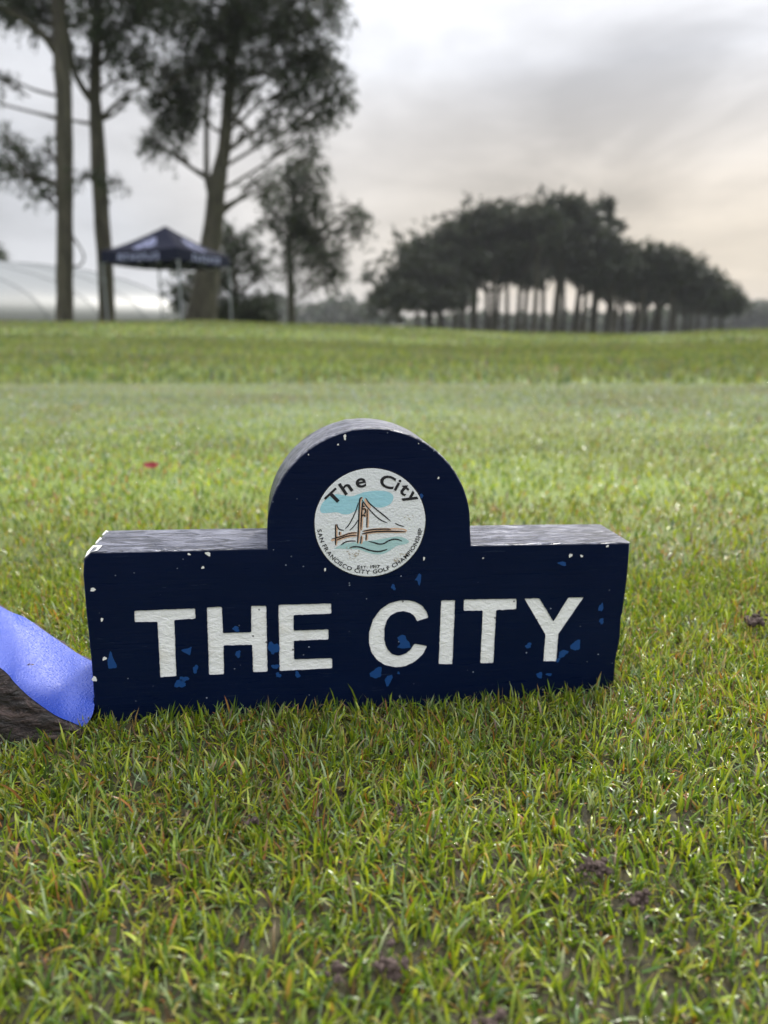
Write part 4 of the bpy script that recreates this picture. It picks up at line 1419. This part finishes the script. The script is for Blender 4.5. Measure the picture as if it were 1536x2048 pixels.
soil_crumb(1182, 1728, 0.0055, 'largest dark soil crumb, in the grass below the right end of the marker', 1)
soil_crumb(1278, 1792, 0.0040, 'smaller dark soil crumb just right of and nearer than the largest one', 2)
soil_crumb(778, 1932, 0.0050, 'dark soil crumb in the blurred grass at the bottom, below the marker middle', 3)
soil_crumb(668, 1935, 0.0035, 'small dark soil crumb left of the one at the bottom middle', 4)
soil_crumb(1510, 1240, 0.0075, 'dark soil crumb by the right edge, level with the carved words', 5)
soil_crumb(975, 2030, 0.0045, 'dark soil crumb cut off by the bottom edge of the photo', 6)
soil_crumb(500, 1640, 0.0035, 'small dark crumb in the turf below the letter H', 7)
soil_crumb(800, 1612, 0.0025, 'tiny dark crumb in the turf below the letter C', 8)


def red_leaf():
    m, t, b = principled('red_leaf_skin', (0.24, 0.010, 0.018), 0.4, 0.5)
    V, F = [], []
    n, k = 9, 6
    for i in range(n):
        s = i / (n - 1)
        w = 0.0085 * math.sin(math.pi * min(1, s * 0.92 + 0.06)) ** 0.7
        for j in range(k + 1):
            u = -1 + 2 * j / k
            V.append(((s - 0.5) * 0.026, u * w * 0.8, 0.004 * u * u + 0.005 * (s - .4) ** 2 * 4 + 0.0012 * math.sin(9 * s + 3 * u)))
    for i in range(n - 1):
        for j in range(k):
            a0 = i * (k + 1) + j
            F.append((a0, a0 + 1, a0 + k + 2, a0 + k + 1))
    o = mesh('red_leaf', V, F, m, None, True)
    md = o.modifiers.new('thick', 'SOLIDIFY'); md.thickness = 0.0004
    p = on_ground(303, 934, 0.012)
    o.location = (p[0], p[1], 0.0125)
    o.rotation_euler = (0.75, 0.15, 0.15)
    o.scale = (0.85, 0.85, 0.85)
    tag(o, 'small curled red leaf lying on the pale grass left of the marker', 'leaf')


red_leaf()


# ------------------------------------------------------------------ turf
def fast_noise(x, y, sc, seed=0):
    """smooth value noise, vectorised"""
    rg = np.random.default_rng(seed)
    T = rg.random((256, 256))
    X, Y = x * sc, y * sc
    xi, yi = np.floor(X).astype(int), np.floor(Y).astype(int)
    fx, fy = X - xi, Y - yi
    fx = fx * fx * (3 - 2 * fx); fy = fy * fy * (3 - 2 * fy)
    g = lambda a, b: T[a % 256, b % 256]
    return (g(xi, yi) * (1 - fx) + g(xi + 1, yi) * fx) * (1 - fy) + (g(xi, yi + 1) * (1 - fx) + g(xi + 1, yi + 1) * fx) * fy


def in_marker(x, y):
    q = np.stack([x - MW.translation.x, y - MW.translation.y], -1)
    u = q @ np.array([ex.x, ex.y]); v = q @ np.array([ey.x, ey.y])
    return (u > -0.001) & (u < 0.2895) & (v > -0.0005) & (v < TH * MM + 0.001)


def in_log(x, y):
    return (x < -0.158) & (x > -0.45) & (y > 0.338) & (y < 0.402)


def blades(name, label, y0, y1, wa, wb, dens, length, width, seg, lean, mat, seed, mats_mix, clump=0.0, tint=1.0, wet=0.0, bands=0):
    rg = np.random.default_rng(seed)
    area = wa * (y1 ** 2 - y0 ** 2) + 2 * wb * (y1 - y0)
    n = int(dens * area)
    # rejection: sample y with linear density
    yy = rg.random(n * 2) * (y1 - y0) + y0
    keep = rg.random(n * 2) < (wa * yy + wb) / (wa * y1 + wb)
    yy = yy[keep][:n]; n = len(yy)
    xx = (rg.random(n) * 2 - 1) * (wa * yy + wb)
    if clump:
        # pull the blades towards tuft centres
        gx = np.round(xx / clump) * clump + (fast_noise(np.round(xx / clump), np.round(yy / clump), 1.37, seed) - .5) * clump
        gy = np.round(yy / clump) * clump + (fast_noise(np.round(xx / clump), np.round(yy / clump), 1.71, seed + 5) - .5) * clump
        k = rg.random(n) ** 1.5 * 0.55
        xx = xx + (gx - xx) * k; yy = yy + (gy - yy) * k
    ok = ~(in_marker(xx, yy) | in_log(xx, yy))
    # thin patches where the soil shows
    ok &= fast_noise(xx, yy, 45, 3) * 0.6 + fast_noise(xx, yy, 120, 4) * 0.4 + 0.18 * (yy > 1.0) > rg.random(n) * 0.42 + 0.02
    xx, yy = xx[ok], yy[ok]; n = len(xx)
    zz = ground_z(xx, yy) - 0.001
    patch = fast_noise(xx, yy, 7, 9) * 0.5 + fast_noise(xx, yy, 22, 10) * 0.3 + fast_noise(xx, yy, 1.3, 12) * 0.2
    L = length * (0.45 + 0.75 * rg.random(n)) * (0.75 + 0.5 * patch)
    L *= np.where(rg.random(n) < 0.06, 1.45, 1.0)
    Wd = width * (0.55 + 0.7 * rg.random(n))
    phi = rg.random(n) * 2 * np.pi
    # neighbours lean alike
    fl = fast_noise(xx, yy, 60, 21) * 4 * np.pi
    phi = np.where(rg.random(n) < 0.5, fl + rg.normal(size=n) * 0.7, phi)
    th0 = np.abs(rg.normal(size=n)) * lean * 0.55
    bend = np.abs(rg.normal(size=n)) * lean * 1.1
    flat_ = np.where(rg.random(n) < 0.25, 1.9, 0.85)
    th0 = th0 * flat_; bend = bend * flat_
    face = phi + np.pi / 2 + rg.normal(size=n) * 0.8
    cx, sx_ = np.cos(face), np.sin(face)
    # colour families
    fam = rg.random(n) + (patch - 0.5) * 0.35
    G = np.array([(0.175, 0.245, 0.013), (0.100, 0.175, 0.010), (0.275, 0.325, 0.024), (0.060, 0.120, 0.030)])
    col = G[rg.integers(0, 4, n)] * (0.65 + 0.7 * rg.random(n))[:, None]
    yel = np.array([(0.26, 0.24, 0.045), (0.34, 0.22, 0.06), (0.30, 0.13, 0.04), (0.22, 0.16, 0.09), (0.11, 0.07, 0.05)])[rg.integers(0, 5, n)]
    ylw = fam > 1 - mats_mix
    col = np.where(ylw[:, None], yel * (0.7 + 0.5 * rg.random(n))[:, None], col)
    pale = rg.random(n) < wet * (1 if y1 < 0.7 else np.clip((yy - 0.5) / 1.6, 0.12, 1))
    col = np.where((pale & ~ylw)[:, None], np.array([(0.23, 0.29, 0.14)]), col)
    # warm worn patches
    wp = np.clip((fast_noise(xx, yy, 2.6, 31) * .6 + fast_noise(xx, yy, 8, 32) * .4 - 0.5) * 4, 0, 1)[:, None]
    col = col * (1 - 0.35 * wp) + np.array([(0.16, 0.155, 0.045)]) * 0.35 * wp
    col = col * tint
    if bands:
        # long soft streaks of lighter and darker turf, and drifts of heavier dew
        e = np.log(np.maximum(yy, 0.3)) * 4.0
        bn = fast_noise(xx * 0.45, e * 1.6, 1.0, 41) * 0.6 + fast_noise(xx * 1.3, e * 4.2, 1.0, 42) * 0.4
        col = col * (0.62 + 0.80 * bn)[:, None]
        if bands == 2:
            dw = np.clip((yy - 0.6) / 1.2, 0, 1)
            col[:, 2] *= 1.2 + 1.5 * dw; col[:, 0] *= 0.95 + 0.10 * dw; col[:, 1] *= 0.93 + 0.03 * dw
    lev = seg + 1
    Vs = np.zeros((n, 2 * seg + 1, 3), dtype=np.float32)
    Cs = np.zeros((n, 2 * seg + 1, 3), dtype=np.float32)
    px, py, pz = xx.copy(), yy.copy(), zz.copy()
    tipc = np.where((rg.random(n) < 0.12)[:, None], np.array([(0.30, 0.22, 0.08)]), col)
    for i in range(lev):
        t_ = i / seg
        if i > 0:
            ang = th0 + bend * ((i - 0.5) / seg) ** 1.3
            st = L / seg
            px = px + np.sin(ang) * np.cos(phi) * st
            py = py + np.sin(ang) * np.sin(phi) * st
            pz = pz + np.cos(ang) * st
            pz = np.maximum(pz, zz + 0.0006)
        w_ = Wd * (0.8 if i == 0 else (1.0 - 0.55 * t_ ** 2)) / 2
        cc = col + (tipc - col) * (t_ ** 3) + np.array([0.02, 0.012, 0.008]) * (1 - t_)
        if i < seg:
            Vs[:, 2 * i, 0] = px - cx * w_; Vs[:, 2 * i, 1] = py - sx_ * w_; Vs[:, 2 * i, 2] = pz
            Vs[:, 2 * i + 1, 0] = px + cx * w_; Vs[:, 2 * i + 1, 1] = py + sx_ * w_; Vs[:, 2 * i + 1, 2] = pz
            Cs[:, 2 * i] = cc; Cs[:, 2 * i + 1] = cc
        else:
            Vs[:, 2 * i, 0] = px; Vs[:, 2 * i, 1] = py; Vs[:, 2 * i, 2] = pz
            Cs[:, 2 * i] = cc
    # keep blades from stabbing through the marker's front face
    if y0 < 0.5:
        q = Vs[..., :2] - np.array([MW.translation.x, MW.translation.y])
        u = q @ np.array([ex.x, ex.y]); v = q @ np.array([ey.x, ey.y])
        ins = (u > 0) & (u < 0.2885) & (v > -0.0006) & (v < 0.02)
        sh = np.where(ins, v + 0.0006, 0)
        Vs[..., 0] -= sh * ey.x; Vs[..., 1] -= sh * ey.y
    base = (np.arange(n) * (2 * seg + 1))[:, None]
    tris = []
    for i in range(seg - 1):
        tris += [(2 * i, 2 * i + 1, 2 * i + 3), (2 * i, 2 * i + 3, 2 * i + 2)]
    tris.append((2 * seg - 2, 2 * seg - 1, 2 * seg))
    F = (base[:, None, :] + np.array(tris)[None]).reshape(-1, 3)
    o = mesh(name, Vs.reshape(-1, 3), F, mat, None, True, colors=Cs.reshape(-1, 3))
    tag(o, label, 'grass', kind='stuff')
    print(name, n, 'blades', len(F), 'tris')
    return Vs, L, n


def grass_material(name, rough=0.30, spec=0.45, trans=0.38):
    m = bpy.data.materials.new(name)
    m.use_nodes = True
    t = NT(m.node_tree)
    c = t.n('ShaderNodeAttribute', attribute_name='Col').outputs[0]
    b = t.n('ShaderNodeBsdfPrincipled', {'Base Color': c, 'Roughness': rough, 'Specular IOR Level': spec})
    c2 = t.mix(1.0, c, (1.35, 1.35, 0.55), 'MULTIPLY')
    tr = t.n('ShaderNodeBsdfTranslucent', {0: c2})
    mx = t.n('ShaderNodeMixShader', {0: trans, 1: b.outputs[0], 2: tr.outputs[0]})
    t.n('ShaderNodeOutputMaterial', {0: mx.outputs[0]})
    return m


M_GRASS = grass_material('wet_turf_blades')
M_GRASS_DULL = grass_material('rough_blades', 0.75, 0.25, 0.22)
near_v, near_L, _ = blades('near_turf', 'short wet grass blades, green with yellow and brown ones, round the marker', 0.10, 0.62, 0.60, 0.10, 350000, 0.0116, 0.00116, 4, 1.0, M_GRASS, 1, 0.13, clump=0.008, wet=0.12)
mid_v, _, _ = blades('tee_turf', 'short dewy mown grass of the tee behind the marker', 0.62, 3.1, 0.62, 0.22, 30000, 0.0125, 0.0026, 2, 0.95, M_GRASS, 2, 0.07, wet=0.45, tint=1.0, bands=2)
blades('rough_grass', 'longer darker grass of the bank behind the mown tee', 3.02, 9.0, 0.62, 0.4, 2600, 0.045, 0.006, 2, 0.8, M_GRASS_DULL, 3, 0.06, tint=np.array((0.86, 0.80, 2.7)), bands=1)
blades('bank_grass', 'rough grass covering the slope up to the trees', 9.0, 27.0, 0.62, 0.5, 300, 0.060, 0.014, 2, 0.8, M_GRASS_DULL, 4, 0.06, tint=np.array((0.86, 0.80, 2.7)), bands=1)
blades('thatch', 'thin dead brown and tan grass litter low between the blades', 0.10, 0.9, 0.60, 0.08, 52000, 0.010, 0.0010, 2, 2.2, M_GRASS, 5, 0.75)


# ------------------------------------------------------------------ dew
def build_dew():
    m, t, b = principled('dew_water', (1, 1, 1), 0.02, 0.5)
    b.inputs['Transmission Weight'].default_value = 1.0
    b.inputs['IOR'].default_value = 1.33
    import bmesh

    def ico(sub):
        bm = bmesh.new()
        bmesh.ops.create_icosphere(bm, subdivisions=sub, radius=1.0)
        V = np.array([v.co[:] for v in bm.verts]); F = np.array([[v.index for v in f.verts] for f in bm.faces])
        bm.free()
        return V, F
    rg = np.random.default_rng(8)

    def scatter(Vs, n, lev, r0, r1, sub, name, label, pw=2.0, sel=None):
        idx = np.arange(len(Vs)) if sel is None else np.nonzero(sel(Vs))[0]
        pick = rg.choice(idx, n, replace=False)
        k = rg.choice(lev, n)
        p = Vs[pick, k].astype(float)
        r = r0 + (r1 - r0) * rg.random(n) ** pw
        p[:, 2] += r * 0.6
        V0, F0 = ico(sub)
        V = (p[:, None, :] + V0[None] * r[:, None, None] * np.array([1, 1, 0.92])).reshape(-1, 3)
        F = (np.arange(n)[:, None, None] * len(V0) + F0[None]).reshape(-1, 3)
        o = mesh(name, V, F, m, None, True)
        tag(o, label, 'dew', kind='stuff')
    scatter(near_v, 11000, [3, 5, 6, 7, 8], 0.00018, 0.00070, 1, 'dew_drops', 'tiny clear dewdrops on the grass blades round the marker')
    scatter(mid_v, 20000, [3, 4], 0.0004, 0.0014, 1, 'far_dew_drops', 'sparkling dewdrops on the mown tee behind the marker', 2.0)


build_dew()

# ------------------------------------------------------------------ morning haze
def build_haze():
    m = bpy.data.materials.new('morning_haze')
    m.use_nodes = True
    t = NT(m.node_tree)
    v = t.n('ShaderNodeVolumePrincipled', {'Color': (0.92, 0.94, 1.0, 1), 'Density': 0.00026, 'Anisotropy': 0.2})
    o = t.n('ShaderNodeOutputMaterial')
    t.nt.links.new(v.outputs[0], o.inputs['Volume'])
    g = Geo()
    g.box((0, 340, 14.0), (1080, 800, 32.0))
    ob = g.build('haze', m, None, False)
    tag(ob, 'thin pale morning haze over the course', 'haze', kind='stuff')


build_haze()
